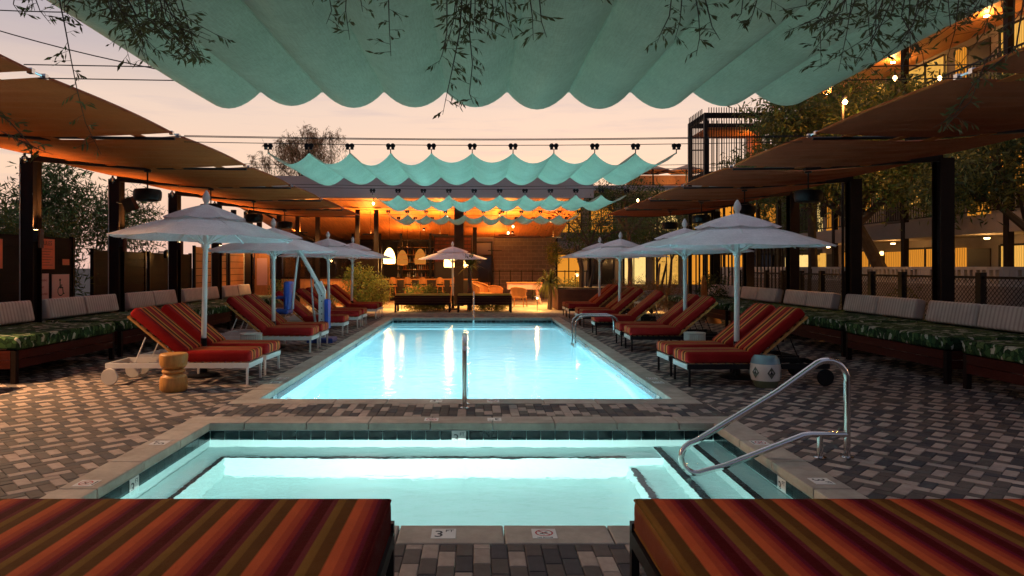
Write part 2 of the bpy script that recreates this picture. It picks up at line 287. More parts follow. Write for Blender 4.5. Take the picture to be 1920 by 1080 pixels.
def obj(name, me, parent=None, loc=None, rot=None, **k):
    o = bpy.data.objects.new(name, me); COL.objects.link(o)
    if parent: o.parent = parent
    if loc: o.location = loc
    if rot: o.rotation_euler = rot
    for a, b in k.items(): o[a] = b
    return o
def thing(name, label, cat, loc=(0,0,0), rz=0, group=None):
    o = bpy.data.objects.new(name, None); COL.objects.link(o); o.location = loc; o.rotation_euler = (0,0,rz); o.empty_display_size = .1; o['kind'] = 'thing'
    o['label'] = label; o['category'] = cat
    if group: o['group'] = group
    return o
def tag(o, label, cat=None, group=None, kind=None):
    o['label'] = label
    if cat: o['category'] = cat
    if group: o['group'] = group
    if kind: o['kind'] = kind
    return o
def copy_tree(o, parent=None):
    c = o.copy(); COL.objects.link(c); c.parent = parent
    for ch in list(o.children): copy_tree(ch, c)
    return c
def place(proto, first, loc, rz, label, group):
    o = proto if first else copy_tree(proto)
    o.location = loc; o.rotation_euler = (0,0,rz); o['label'] = label; o['group'] = group; return o
def cushion(x0, x1, y0, y1, z0, z1, r=.04, n=2, puff=.0):
    """soft box: bmesh bevel, slightly swollen"""
    bm = bmesh.new(); bmesh.ops.create_cube(bm, size=1)
    for v in bm.verts: v.co = Vector(((x0+x1)/2+v.co.x*(x1-x0), (y0+y1)/2+v.co.y*(y1-y0), (z0+z1)/2+v.co.z*(z1-z0)))
    bmesh.ops.bevel(bm, geom=list(bm.edges), offset=r, segments=n, profile=.6, affect='EDGES')
    return bm
def bm_obj(name, bm, mats, parent=None, smooth=True, **k):
    me = bpy.data.meshes.new(name); bm.to_mesh(me); bm.free()
    for m in ([mats] if isinstance(mats, str) else mats): me.materials.append(MATS[m])
    if smooth: me.polygons.foreach_set('use_smooth', [True]*len(me.polygons))
    return obj(name, me, parent, **k)
FONTS = []
def text(name, body, size, m, parent, loc, rot, align='CENTER', ext=.0008):
    c = bpy.data.curves.new(name, 'FONT'); c.body = body; c.size = size; c.align_x = align; c.align_y = 'CENTER'; c.extrude = ext; c.resolution_u = 2
    o = bpy.data.objects.new(name+'_curve', c); COL.objects.link(o); FONTS.append((o, name, m, parent, loc, rot))
def finish_text():
    bpy.context.view_layer.update(); dg = bpy.context.evaluated_depsgraph_get()
    done = [(bpy.data.meshes.new_from_object(f[0].evaluated_get(dg)), f) for f in FONTS]
    for me, (o, name, m, parent, loc, rot) in done:
        me.materials.clear(); me.materials.append(MATS[m]); obj(name, me, parent, loc=loc, rot=rot)
    for f in FONTS: bpy.data.objects.remove(f[0])
def lamp(name, kind, loc, energy, col, parent=None, radius=.08, rot=None, spot=None, blend=.6, size=None):
    d = bpy.data.lights.new(name, kind); d.energy = energy; d.color = col
    if kind == 'AREA': d.shape = 'RECTANGLE'; d.size, d.size_y = size
    else: d.shadow_soft_size = radius
    if kind == 'SPOT': d.spot_size = R(spot); d.spot_blend = blend
    o = bpy.data.objects.new(name, d); COL.objects.link(o); o.location = loc
    if rot: o.rotation_euler = rot
    if parent: o.parent = parent
    return o
WARM = (1, .50, .14); AMBER = (1, .38, .07)
# ================================================================== SETTING
PX0, PX1, PY0, PY1 = -2.72, 2.44, 8.55, 22.2          # pool water
SX0, SX1, SY0, SY1 = -2.82, 2.50, 4.36, 7.22          # spa water
PO = (-3.02, 2.74, 8.25, 22.5); SO = (-3.12, 2.80, 4.07, 7.54)
# ground: one sheet to the horizon with the two basins left open, plus the paver bed
mb = MB()
def quad(mb, x0, x1, y0, y1, z): mb.add([(x0,y0,z),(x1,y0,z),(x1,y1,z),(x0,y1,z)], [(0,1,2,3)])
F = 900
for (x0,x1,y0,y1) in ((-F,-3.1,-F,F),(2.75,F,-F,F),(-3.1,2.75,-F,4.1),(-3.1,2.75,7.5,8.3),(-3.1,2.75,22.4,F)):
    quad(mb, x0, x1, y0, y1, -.03)
g = mb.build('ground', 'joint_sand'); tag(g, 'dark sandy ground bed under the paved deck', kind='structure')

deck = thing('pool_deck', 'deck of light and dark rectangular pavers around pool and spa', None); del deck['category']; deck['kind'] = 'structure'
def proj(x, y, z=0): return 894+1280*x/y, 501+1280*(1.65-z)/y
PW, PL = .1, .2
polys = []   # (polygon, tone)
def clip(poly, reg):
    for ax, lim, sg in ((0,reg[0],1),(0,reg[1],-1),(1,reg[2],1),(1,reg[3],-1)):
        outp = []; n = len(poly)
        for a in range(n):
            p, q_ = poly[a], poly[(a+1) % n]; dp, dq = sg*(p[ax]-lim), sg*(q_[ax]-lim)
            if dp >= 0: outp.append(p)
            if dp*dq < 0: t_ = dp/(dp-dq); outp.append((p[0]+(q_[0]-p[0])*t_, p[1]+(q_[1]-p[1])*t_))
        poly = outp
        if len(poly) < 3: return None
    return poly
def parea(p): return abs(sum(p[a][0]*p[(a+1)%len(p)][1]-p[(a+1)%len(p)][0]*p[a][1] for a in range(len(p))))/2
def dark(): return random.choices(['paver_grey','paver_dark'], (.6,.4))[0]
def emit(poly, reg, tn):
    x = [p[0] for p in poly]; y = [p[1] for p in poly]
    if max(x) <= reg[0] or min(x) >= reg[1] or max(y) <= reg[2] or min(y) >= reg[3]: return
    if min(x) < reg[0] or max(x) > reg[1] or min(y) < reg[2] or max(y) > reg[3]: poly = clip(poly, reg)
    if poly and parea(poly) > .0008: polys.append((poly, tn))
herr = [(-8.9,-3.12,2.9,24.4),(-3.12,-3.02,8.25,24.4),(2.80,8.9,2.9,24.4),(2.74,2.80,8.25,24.4),(-3.02,2.74,22.5,24.4)]
S2 = math.sqrt(.5)
def uv(u, v): return ((u-v)*S2, (u+v)*S2+13)
for n in range(-80, 81):
    for k in range(-170, 171):
        u, v = n*(PW-PL)+k*PW, n*(PW+PL)+k*PW; c = uv(u+.05, v+.1)
        if not (-9.2 < c[0] < 9.2 and 2.6 < c[1] < 24.7) or (-2.6 < c[0] < 2.3 and c[1] < 22): continue
        H = [uv(u,v),uv(u+PL,v),uv(u+PL,v+PW),uv(u,v+PW)]; V = [uv(u,v+PW),uv(u+PW,v+PW),uv(u+PW,v+PW+PL),uv(u,v+PW+PL)]
        for poly, tn in ((H,(k+n) % 3 == 0),(V,(k-1+n) % 3 == 0)):
            tn = 'paver_light' if tn != (random.random() < .04) else dark()
            for reg in herr: emit(poly, reg, tn)
for reg in ((-3.12,2.80,7.54,8.25),(-3.12,2.80,2.9,4.07)):
    for c in range(int((reg[1]-reg[0])/PW)+1):
        off = (.0, .1, .03, .13)[c % 4]
        for r in range(-1, 8):
            x = reg[0]+c*PW; y = reg[3]-(r+1)*PL+off
            emit([(x,y),(x+PW,y),(x+PW,y+PL),(x,y+PL)], reg, 'paver_light' if random.random() < .36 else dark())
def cen(p): return sum(a[0] for a in p)/len(p), sum(a[1] for a in p)/len(p)
def vis(r):
    cx, cy_ = cen(r)
    if cy_ < 3.3: return -1
    px, py = proj(cx, cy_)
    if not (-10 < px < 1930 and py < 1085): return -1
    if py > 925 and (px < 745 or px > 1160): return -1
    return parea(r)/cy_**3
score = sorted(range(len(polys)), key=lambda i: -vis(polys[i][0])); top = set(score[:298])
rest = {'paver_light': MB(), 'paver_grey': MB(), 'paver_dark': MB()}
def paver_geo(mb, poly, c, z):
    n = len(poly); b = .005; rows = []
    for dz, ins in ((-.04,.0015),(-b,.0015),(0,.0015+b)):
        row = []
        for a in range(n):
            p, pv, nx = Vector(poly[a]), Vector(poly[a-1]), Vector(poly[(a+1) % n]); e1 = (p-pv).normalized(); e2 = (nx-p).normalized(); n1 = Vector((-e1.y,e1.x)); n2 = Vector((-e2.y,e2.x)); m_ = n1+n2; m_ = m_/max(.3, m_.dot(n1)); w_ = p+m_*ins
            row.append((w_.x-c[0], w_.y-c[1], z+dz))
        rows += row
    mb.add(rows, [tuple(range(2*n,3*n))]+[(a*n+i,a*n+(i+1)%n,(a+1)*n+(i+1)%n,(a+1)*n+i) for a in (0,1) for i in range(n)])
pcache = {}
for i, (poly, t) in enumerate(polys):
    z = random.uniform(-.002, .0012)
    if i in top:
        c = cen(poly); key = (t,)+tuple((round(a-c[0],3), round(b-c[1],3)) for a, b in poly)
        if key not in pcache: q = MB(); paver_geo(q, poly, c, 0); pcache[key] = q.mesh('paver', t)
        obj('paver', pcache[key], deck, loc=(c[0], c[1], z))
    else: paver_geo(rest[t], poly, (0,0), z)
q = MB()
for i, t in enumerate(rest): q.mi = i; q.add(rest[t].v, rest[t].f)
q.build('paver_field', list(rest), deck, kind='stuff')

# patio of the bar beyond the pool, laid in big slabs
pt = thing('patio', 'pale concrete terrace lit amber beyond the pool end', None); del pt['category']; pt['kind'] = 'structure'
q = MB()
for i in range(-8, 9):
    for j in range(8):
        q.cham(i*1.5+.004, i*1.5+1.496, 24.41+j*1.8+.004, 24.41+j*1.8+1.796, -.06, .0, .004)
q.build('slab', 'patio', pt)

# ---------------------------------------------------------------- pool and spa
pool = thing('swimming_pool', 'long rectangular swimming pool with concrete coping and glowing blue water', None); del pool['category']; pool['kind'] = 'structure'
spa = thing('spa_pool', 'wide shallow spa pool with steps and glowing pale water', None); del spa['category']; spa['kind'] = 'structure'
def basin(parent, x0, x1, y0, y1, zf, m):
    q = MB(); z1 = -.075; e = .012
    x0, x1, y0, y1 = x0-e, x1+e, y0-e, y1+e
    q.add([(x0,y0,zf),(x1,y0,zf),(x1,y1,zf),(x0,y1,zf)], [(0,1,2,3)])
    q.add([(x0,y0,zf),(x1,y0,zf),(x1,y0,z1),(x0,y0,z1)], [(3,2,1,0)]); q.add([(x0,y1,zf),(x1,y1,zf),(x1,y1,z1),(x0,y1,z1)], [(0,1,2,3)])
    q.add([(x0,y0,zf),(x0,y1,zf),(x0,y1,z1),(x0,y0,z1)], [(0,1,2,3)]); q.add([(x1,y0,zf),(x1,y1,zf),(x1,y1,z1),(x1,y0,z1)], [(3,2,1,0)])
    q.build('basin', m, parent)
basin(pool, PX0, PX1, PY0, PY1, -1.35, 'plaster_pool'); basin(spa, SX0, SX1, SY0, SY1, -1.1, 'plaster')
def coping(parent, inn, outr, L):
    x0,x1,y0,y1 = inn; X0,X1,Y0,Y1 = outr; z0, z1 = -.078, .004
    def run(a0, a1, f):
        n = max(1, round((a1-a0)/L)); s = (a1-a0)/n
        for i in range(n): f(a0+i*s+.003, a0+(i+1)*s-.003)
    def slab(xa, xb, ya, yb):
        bm = cushion(xa, xb, ya, yb, z0, z1, .012, 2); bm_obj('coping_slab', bm, 'coping', parent, smooth=False)
    run(X0, X1, lambda a, b: slab(a, b, Y0, y0)); run(X0, X1, lambda a, b: slab(a, b, y1, Y1))
    run(y0, y1, lambda a, b: slab(X0, x0, a+.002, b-.002)); run(y0, y1, lambda a, b: slab(x1, X1, a+.002, b-.002))
coping(pool, (PX0,PX1,PY0,PY1), PO, .64); coping(spa, (SX0,SX1,SY0,SY1), SO, .655)
tcache = {}
def tiles(parent, inn, ymax):
    x0,x1,y0,y1 = inn; S = .1505; z = -.1555; T = .01
    q = MB(); q.cham(-S/2+.002, S/2-.002, -S/2+.002, S/2-.002, 0, T, .002)
    if 'me' not in tcache: tcache['me'] = q.mesh('tile', 'tile_teal')
    n = int((x1-x0)/S)
    for i in range(n): obj('tile', tcache['me'], parent, loc=(x0+(i+.5)*(x1-x0)/n, y1+.011, z), rot=(R(90),0,0))
    n = int((min(y1,ymax)-y0)/S)
    for i in range(n):
        y = y0+(i+.5)*S
        obj('tile', tcache['me'], parent, loc=(x0-.011, y, z), rot=(R(90),0,R(90))); obj('tile', tcache['me'], parent, loc=(x1+.011, y, z), rot=(R(90),0,R(-90)))
tiles(spa, (SX0,SX1,SY0,SY1), 99); tiles(pool, (PX0,PX1,PY0,PY1), 15.5)
q = MB(); S = .1505     # the far, hair-thin stretch of the pool's tile line
for x, sg in ((PX0-.011, 1), (PX1+.011, -1)):
    for i in range(int((PY1-15.4)/S)): q.box((x+sg*.005, 15.33+(i+.5)*S, -.1555), (.01, S-.004, S-.004))
q.build('tile_line', 'tile_teal', pool, kind='stuff')
# spa interior: bench round three sides, steps on the right, black nosings
q = MB(); q.b2(SX0, -2.52, SY0, SY1, -1.09, -.51); q.b2(-2.52, 1.86, 6.82, SY1, -1.09, -.51); q.build('bench', 'plaster', spa)
for x0, x1, z in ((2.22, SX1, -.28), (1.86, 2.22, -.49), (1.51, 1.86, -.76)):
    mbx = MB(); mbx.b2(x0, x1-.001, SY0, SY1 if z > -.5 else 6.818, -1.09, z); mbx.build('step', 'plaster', spa)
for a in ((-2.57,-2.522,SY0,6.82,-.507),(-2.57,1.50,6.822,6.885,-.507),(2.222,2.29,SY0,SY1-.02,-.277),(1.862,1.94,SY0,SY1-.02,-.487),(1.512,1.58,5.6,6.75,-.757)):
    mbx = MB(); mbx.b2(a[0],a[1],a[2],a[3],a[4]-.002,a[4]+.003); mbx.build('step_edge', 'step_black', spa)
# pool entry steps at the far end
for i, z in enumerate((-.38,-.62,-.86)):
    mbx = MB(); mbx.b2(PX0, PX1, PY1-.4*(i+1), PY1-.4*i-.001, -1.345, z); mbx.build('step', 'plaster_pool', pool)
mbx = MB(); quad(mbx, PX0-.01, PX1+.01, PY0-.01, PY1+.01, -.15); w = mbx.build('pool_water', 'water_pool'); tag(w, 'still glowing blue water of the long pool', kind='structure')
mbx = MB(); quad(mbx, SX0-.01, SX1+.01, SY0-.01, SY1+.01, -.16); w = mbx.build('spa_water', 'water_spa'); tag(w, 'brightly lit pale aqua water of the spa', kind='structure')
# underwater lamps
LP = MB(); LP.lathe([(.0,0),(.11,0),(.13,.012),(.13,.02)], n=18, caps=False); lpm = LP.mesh('pool_lamp', 'pool_lamp_lens')
for y, e in ((11.7,4600), (15.8,4400), (20.0,500)):
    obj('pool_lamp', lpm, pool, loc=(PX1-.004, y, -.60), rot=(0, R(-90), 0))
    lamp('pool_lamp_light', 'SPOT', (PX1-.35, y, -.45), e, (.88,1,1), pool, .13, rot=(0, R(38), 0), spot=175, blend=1)
for y, e in ((9.8,230), (13.6,260), (17.6,300)):  # left-wall lamps added to even out the water's glow
    obj('pool_lamp', lpm, pool, loc=(PX0+.004, y, -.60), rot=(0, R(90), 0))
    lamp('pool_lamp_light', 'SPOT', (PX0+.16, y, -.60), e, (.84,1,1), pool, .13, rot=(0, R(-74), 0), spot=175, blend=1)
for x in (-1.4, 1.0):  # near-wall lamps added to brighten the near end of the water
    obj('pool_lamp', lpm, pool, loc=(x, PY0+.004, -.60), rot=(R(-90), 0, 0))
    lamp('pool_lamp_light', 'SPOT', (x, PY0+.16, -.60), 230, (.84,1,1), pool, .13, rot=(R(76),0,0), spot=175, blend=1)
for x in (-1.7, -.4, .9):
    obj('pool_lamp', lpm, spa, loc=(x, SY0+.004, -.40), rot=(R(-90), 0, 0))
    lamp('spa_lamp_light', 'SPOT', (x, SY0+.12, -.27), 225, (.92,1,.97), spa, .1, rot=(R(80), 0, 0), spot=178, blend=1)
# depth and no-diving tiles
def marker(parent, x, y, rz, kind, z=.0055, up=False, rx=0):
    q = MB(); q.b2(-.075,.075,-.075,.075,-.003,.0008); o = q.build('marker_tile', 'tile_white', parent, loc=(x,y,z), rot=(rx,0,rz))
    if kind == '3':
        text('lettering', '3', .135, 'ink', o, (-.028, -.012, .0012), (0,0,0)); text('lettering', 'FT', .05, 'ink', o, (.035, .038, .0012), (0,0,0))
    else:
        q = MB(); n = 28
        for i in range(n):
            a, b = 2*PI*i/n, 2*PI*(i+1)/n
            q.add([(r*math.cos(t), .008+r*math.sin(t)*.9, .0014) for t in (a,b) for r in (.046,.056)], [(0,1,3,2)])
        q.box((0,.008,.0016),(.095,.009,.0006),(0,0,R(-40))); q.build('no_diving_ring', 'red_ink', o)
        q = MB(); q.box((-.004,.008,.0012),(.05,.008,.0004),(0,0,R(35))); q.box((.014,.02,.0012),(.016,.014,.0004)); q.box((-.012,-.006,.0012),(.03,.007,.0004),(0,0,R(-25))); q.build('diver_mark', 'ink', o)
        text('lettering', 'NO DIVING', .018, 'ink', o, (0,-.062,.0012), (0,0,0))
marker(spa, -.205, 4.215, 0, '3'); marker(spa, .416, 4.215, 0, 'x')
marker(spa, -.49, 7.38, PI, 'x'); marker(spa, .19, 7.38, PI, '3')
marker(spa, -2.97, 6.4, R(90), '3'); marker(spa, -2.97, 5.2, R(90), 'x')
marker(spa, 2.65, 6.4, R(-90), 'x'); marker(spa, 2.65, 5.25, R(-90), '3')
marker(spa, -.19, SY1-.002, 0, '3', z=-.155, rx=R(90)); marker(spa, SX0+.001, 5.62, R(90), '3', z=-.155, rx=R(90)); marker(spa, SX1-.001, 5.6, R(-90), '3', z=-.155, rx=R(90))
marker(pool, -.50, 8.40, 0, '3'); marker(pool, .20, 8.40, 0, 'x'); marker(pool, -2.87, 9.75, R(90), '3'); marker(pool, -2.87, 10.1, R(90), 'x'); marker(pool, 2.59, 9.75, R(-90), '3'); marker(pool, 2.59, 10.1, R(-90), 'x')
marker(pool, PX0+.001, 9.2, R(90), '3', z=-.155, rx=R(90)); marker(pool, PX1-.001, 9.2, R(-90), '3', z=-.155, rx=R(90))

# ================================================================== RAILS
def rail_thing(name, label, loc, rz):
    t = thing(name, label, 'handrail', loc, rz)
    def arc(c, r, a0, a1, n=7): return [(c[0]+r*math.cos(R(a0+(a1-a0)*i/n)), 0, c[1]+r*math.sin(R(a0+(a1-a0)*i/n))) for i in range(n+1)]
    # x runs back from the foot towards the water
    pts = [(0,0,0),(0,0,.66)]+[(-.02+.02*math.cos(a)-.0, 0, .66) for a in ()]
    pts += arc((.17,.675), .17, 180, 58, 8) + [(.60,0,.575),(1.30,0,.150)] + arc((1.30,.005), .135, 62, -118, 9) + [(1.05,0,-.065),(.38,0,.195),(.32,0,.205),(.002,0,.205)]
    MB().tube(pts, .027, 12).build('rail', 'chrome', t)
    MB().tube([(.235,0,.2),(.235,0,0)], .027, 12).build('support', 'chrome', t)
    for x in (0, .235): MB().lathe([(.055,.003),(.055,.012),(.03,.02)], (x,0,0), 18).build('flange', 'chrome', t)
    return t
rail_thing('spa_handrail', 'chrome handrail looping over the corner of the spa steps', (3.2,5.9,0), PI)
rail_thing('pool_handrail', 'chrome handrail at the near pool edge between pool and spa', (-.144,7.98,0), R(90))
rail_thing('pool_handrail', 'chrome handrail at the far pool end before the benches', (-.10,22.75,0), R(-90))
t = thing('pool_ladder', 'chrome pool ladder with twin arched grab rails', 'ladder', (2.74,16.1,0))
for y in (-.27, .27):
    pts = [(.55,y,0),(.55,y,.30)]+[(.37+.18*math.cos(R(a)),y,.30+.22*math.sin(R(a))) for a in (20,45,70,90)]+[(.05,y,.52)]+[(-.22+.24*math.cos(R(a)),y,.28+.24*math.sin(R(a))) for a in (90,120,150,175)]+[(-.46,y,-.1),(-.46,y,-.6)]
    MB().tube(pts, .024, 10).build('grab_rail', 'chrome', t); MB().lathe([(.05,.003),(.05,.012),(.03,.02)], (.55,y,0), 14).build('flange', 'chrome', t)
for z in (-.3,-.5): MB().b2(-.50,-.42,-.25,.25,z-.012,z+.012).build('tread', 'grey_metal', t)

# ================================================================== LOUNGERS AND PARASOLS
def make_lounger(wm, wl):
    t = thing('sun_lounger', '', 'sun lounger'); w = .31
    q = MB()
    for y in (-w, w): q.b2(0, 2.0, y-.018, y+.018, .235, .305)
    q.b2(1.97, 1.998, -w+.019, w-.019, .237, .303); q.b2(1.0, 1.03, -w+.019, w-.019, .25, .30)
    q.build('frame', wm, t); MB().b2(-.004, .03, -w+.019, w-.019, .232, .303).build('foot_panel', 'white_metal', t)
    for x in (.03, .95):
        for y in (-w, w): MB().b2(x-.014, x+.014, y-.014, y+.014, 0, .234).build('leg', wm, t)
    for y in (-w-.03, w+.03):
        MB().lathe([(.02,-.018),(.112,-.018),(.118,-.008),(.118,.008),(.112,.018),(.02,.018)], (1.93, y+(.0), .118), 24, axis='y').build('wheel', wl, t)
    q = MB()
    for i in range(9): q.b2(.06+i*.105, .12+i*.105, -w+.02, w-.02, .306, .314)
    q.build('slat_deck', 'stool_wood', t)
    bm_obj('seat_cushion', cushion(-.01, 1.0, -w-.005, w+.005, .316, .475, .05, 3), 'stripe_narrow', t)
    a = R(40)
    M = Matrix.Translation((.955, 0, .335)) @ Matrix.Rotation(-a, 4, 'Y')
    bm = cushion(.03, .98, -w-.005, w+.005, .03, .17, .05, 3); bm.transform(M); bm_obj('back_cushion', bm, 'stripe_narrow', t)
    q = MB()
    for y in (-w+.01, w-.01): q.box((.48,y,.0),(.98,.025,.03))
    for i in range(8): q.box((.10+i*.12,0,.018),(.06,2*w-.03,.008))
    q.v = [tuple(M @ Vector(v)) for v in q.v]; q.build('back_frame', 'stool_wood', t)
    for y in (-w+.05, w-.05): MB().tube([(1.47,y,.72-.06),(1.62,y,.30)], .009, 6).build('strut', wm, t)
    return t
LG = {-1: make_lounger('white_metal','drum_white'), 1: make_lounger('black_metal','black_metal')}; first = {-1: True, 1: True}
GL = 'striped sun loungers lined up along the pool'
def lounger(x, y, side, label):
    o = place(LG[side], first[side], (x, y, 0), 0 if side > 0 else PI, label, GL); first[side] = False
    o.rotation_euler.z += R(random.uniform(-2.5, 2.5)); return o
for y, lab in ((9.9,'striped lounger with white wheels beside the carved wooden stool'),(10.76,'striped lounger behind the wooden stool one, beyond its parasol pole'),(13.55,'striped lounger beside the white drum table, left pool side'),(14.4,'striped lounger directly in front of the blue pool lift seat'),
               (16.75,'single striped lounger just behind the pool lift mast'),(18.7,'striped lounger third pair from camera on left side, nearer one'),(19.55,'striped lounger third pair from camera on left side, farther one'),(22.1,'amber lit striped lounger at the far left pool end, nearer one'),(23.0,'amber lit striped lounger at the far left pool end, farther one')):
    lounger(-3.2, y, -1, lab)
for y, x, lab in ((9.75,2.9,'striped lounger beside the patterned ceramic garden stool'),(10.65,2.9,'striped lounger behind the ceramic stool one, beyond its parasol pole'),(13.62,3.0,'striped lounger beside the cream drum table on right pool side'),(14.55,3.0,'striped lounger behind the cream drum table one, right side'),
                  (16.9,2.88,'single striped lounger right behind the arched pool ladder'),(19.0,2.9,'striped lounger second last pair on right side, nearer one'),(19.85,2.9,'striped lounger second last pair on right side, farther one'),(22.3,2.95,'striped lounger last on right before the rusty planter, nearer one'),(23.15,2.95,'striped lounger last on right before the rusty planter, farther one')):
    lounger(x, y, 1, lab)

def make_parasol():
    t = thing('parasol', '', 'parasol'); n = 8; Rr, zr, za = 1.36, 2.02, 2.42
    MB().lathe([(.24,0),(.24,.03),(.20,.05),(.06,.07),(.05,.22)], n=20).build('base', 'black_metal', t)
    MB().tube([(0,0,.06),(0,0,2.5)], .038, 12).build('pole', 'white_metal', t)
    MB().tube([(0,0,.2),(0,0,.56)], .046, 12).build('pole_sleeve', 'black_metal', t)
    def panel(r0, z0, r1, z1, sag, nu=6, nv=8, dz=0):
        q = MB()
        for k in range(n):
            a0, a1 = 2*PI*(k+.5)/n, 2*PI*(k+1.5)/n
            def fn(u, v):
                r = r0+(r1-r0)*v; A = Vector((math.cos(a0), math.sin(a0))); B = Vector((math.cos(a1), math.sin(a1))); p = (A*(1-u)+B*u)*r
                z = z0+(z1-z0)*(v**.92)-sag*v*(1-(2*u-1)**2)*.5 + dz
                z += .02*math.sin(PI*v)
                return (p.x, p.y, z)
            q.grid(fn, nu, nv)
        return q
    cn = panel(.30, 2.345, Rr, zr, .035).build('canopy', 'parasol_cloth', t)
    panel(.02, 2.50, .62, 2.285, .05, dz=.02).build('vent_flap', 'parasol_cloth', t)
    q = MB()
    for k in range(n):
        a = 2*PI*(k+.5)/n; c, s_ = math.cos(a), math.sin(a)
        q = MB(); q.tube([(.05*c,.05*s_,2.40),(.75*c,.75*s_,2.215),(1.335*c,1.335*s_,2.005)], .011, 6); q.build('rib', 'white_metal', t)
        q = MB(); q.tube([(.05*c,.05*s_,1.93),(.62*c,.62*s_,2.235)], .010, 6); q.build('strut', 'white_metal', t)
    MB().lathe([(.04,1.86),(.058,1.88),(.062,1.94),(.045,1.98)], n=14).build('runner', 'white_metal', t)
    MB().lathe([(.02,2.50),(.035,2.51),(.03,2.54),(.052,2.58),(.056,2.62),(.04,2.67),(.012,2.72),(.002,2.725)], n=14).build('finial', 'white_metal', t)
    return t
PR = make_parasol()
for i, (x, y, lab) in enumerate(((-4.14,10.33,'white parasol over the loungers by the carved wooden stool'),(-4.16,13.98,'white parasol beside the pool lift, second on left side'),(-4.14,19.13,'white parasol third on left side, behind the pool lift'),(-4.14,22.55,'white parasol last on left side, before the bar shrubs'),
        (3.88,10.2,'white parasol over the loungers by the ceramic garden stool'),(4.3,14.08,'white parasol second on right side, by the cream drum table'),(4.05,19.43,'white parasol third on right side, beyond the pool ladder'),(4.08,22.72,'white parasol last on right side, before the rusty planter'),(-.93,26.6,'amber lit white parasol standing between the two black benches'))):
    o = place(PR, i == 0, (x, y, 0), R(random.uniform(0, 40)), lab, 'white octagonal parasols'); o.scale = (1,1,1.035 if i == 0 else .975); o.rotation_euler.x = R(random.uniform(-1,1)); o.rotation_euler.y = R(random.uniform(-1,1))
lamp_hold = None

# ================================================================== FOREGROUND DAYBEDS
def fg_daybed(x0, x1, label):
    t = thing('daybed', label, 'daybed', (0,0,0), 0, 'wide striped daybeds in front of the spa')
    y0, y1 = 1.55, 3.50
    bm_obj('cushion', cushion(x0, x1, y0, y1, .30, .47, .045, 4), 'stripe_wide', t)
    for z in (.458, .312):
        MB().tube([(x0+.012,y0+.012,z),(x0+.006,y1-.012,z),(x0+.012,y1-.004,z),(x1-.012,y1-.004,z),(x1-.006,y1-.012,z),(x1-.012,y0+.012,z)], .006, 6).build('piping', 'stripe_wide', t)
    q = MB(); q.b2(x0-.012, x1+.012, y1-.05, y1+.012, .22, .297); q.b2(x0-.012, x1+.012, y0, y0+.05, .22, .297); q.b2(x0-.012, x0+.05, y0+.051, y1-.051, .222, .296); q.b2(x1-.05, x1+.012, y0+.051, y1-.051, .222, .296); q.b2(x0+.051,x1-.051,y0+.051,y1-.051,.27,.29)
    q.build('frame', 'brown_steel', t)
    for x in (x0+.01, x1-.01):
        for y in (y0+.02, y1+.005):
            MB().b2(x-.02, x+.02, y-.02, y+.024, 0, .34 if y > 3 else .219).build('leg', 'black_metal', t)
fg_daybed(-2.75, -.435, 'striped red and olive daybed filling the bottom left corner')
fg_daybed(.80, 3.1, 'striped red and olive daybed filling the bottom right corner')

# ================================================================== STOOLS AND TABLES
t = thing('wooden_stool', 'carved hourglass wooden stool standing beside the striped lounger', 'stool', (-4.05,9.12,0))
MB().lathe([(.15,0),(.172,.03),(.178,.12),(.165,.19),(.12,.225),(.118,.232)], n=28).build('base', 'stool_wood', t)
MB().lathe([(.115,.233),(.14,.245),(.148,.265),(.14,.285),(.115,.297)], n=28).build('waist', 'stool_wood', t)
MB().lathe([(.118,.298),(.15,.315),(.172,.36),(.180,.44),(.178,.485),(.165,.50)], n=28).build('top', 'stool_wood', t)
t = thing('garden_stool', 'glazed ceramic garden stool with diamond cutouts, blue top', 'stool', (3.98,9.42,0))
MB().lathe([(.135,0),(.15,.02),(.185,.10)], n=30).build('foot_band', 'ceramic_green', t)
MB().lathe([(.186,.101),(.20,.18),(.203,.25),(.195,.329)], n=30, caps=False).build('body', 'ceramic_white', t)
MB().lathe([(.194,.33),(.18,.39),(.155,.425),(.14,.44),(.10,.445)], n=30).build('top', 'ceramic_blue', t)
for k in range(6):
    a = R(-90+k*60); q = MB(); c, s_ = math.cos(a), math.sin(a)
    def P(u, z): b = a+u/.205; return (.2065*math.cos(b), .2065*math.sin(b), z)
    q.add([P(-.055,.215),P(0,.135),P(.055,.215),P(0,.295)], [(0,1,2,3)]); d = q.build('diamond', 'ceramic_olive', t)
    q = MB(); def_ = 1
    def P2(u, z): b = a+u/.205; return (.2085*math.cos(b), .2085*math.sin(b), z)
    q.add([P2(-.022,.20),P2(.022,.20),P2(0,.25)], [(0,1,2)]); q.build('cutout', 'ink', d)
for x, y, lab in ((-4.28,12.95,'round white fluted drum table beside the left striped lounger'),(4.18,13.1,'round cream fluted drum table beside the right striped lounger'),(4.2,18.35,'small far drum table beside the ladder side lounger')):
    t = thing('drum_table', lab, 'side table', (x,y,0), 0, 'fluted drum side tables'); q = MB(); n = 36
    prof = []
    for k in range(n*2):
        r = .20 if k % 2 else .188; prof.append((r*math.cos(PI*k/n), r*math.sin(PI*k/n)))
    q.add([(a,b,z) for z in (.03,.37) for a,b in prof], [(i,(i+1)%(2*n),2*n+(i+1)%(2*n),2*n+i) for i in range(2*n)]); q.build('body', 'drum_white', t)
    MB().lathe([(.20,.371),(.205,.38),(.205,.395),(.195,.40)], n=30).build('top', 'drum_white', t); MB().lathe([(.16,0),(.16,.03)], n=20).build('base', 'drum_white', t)

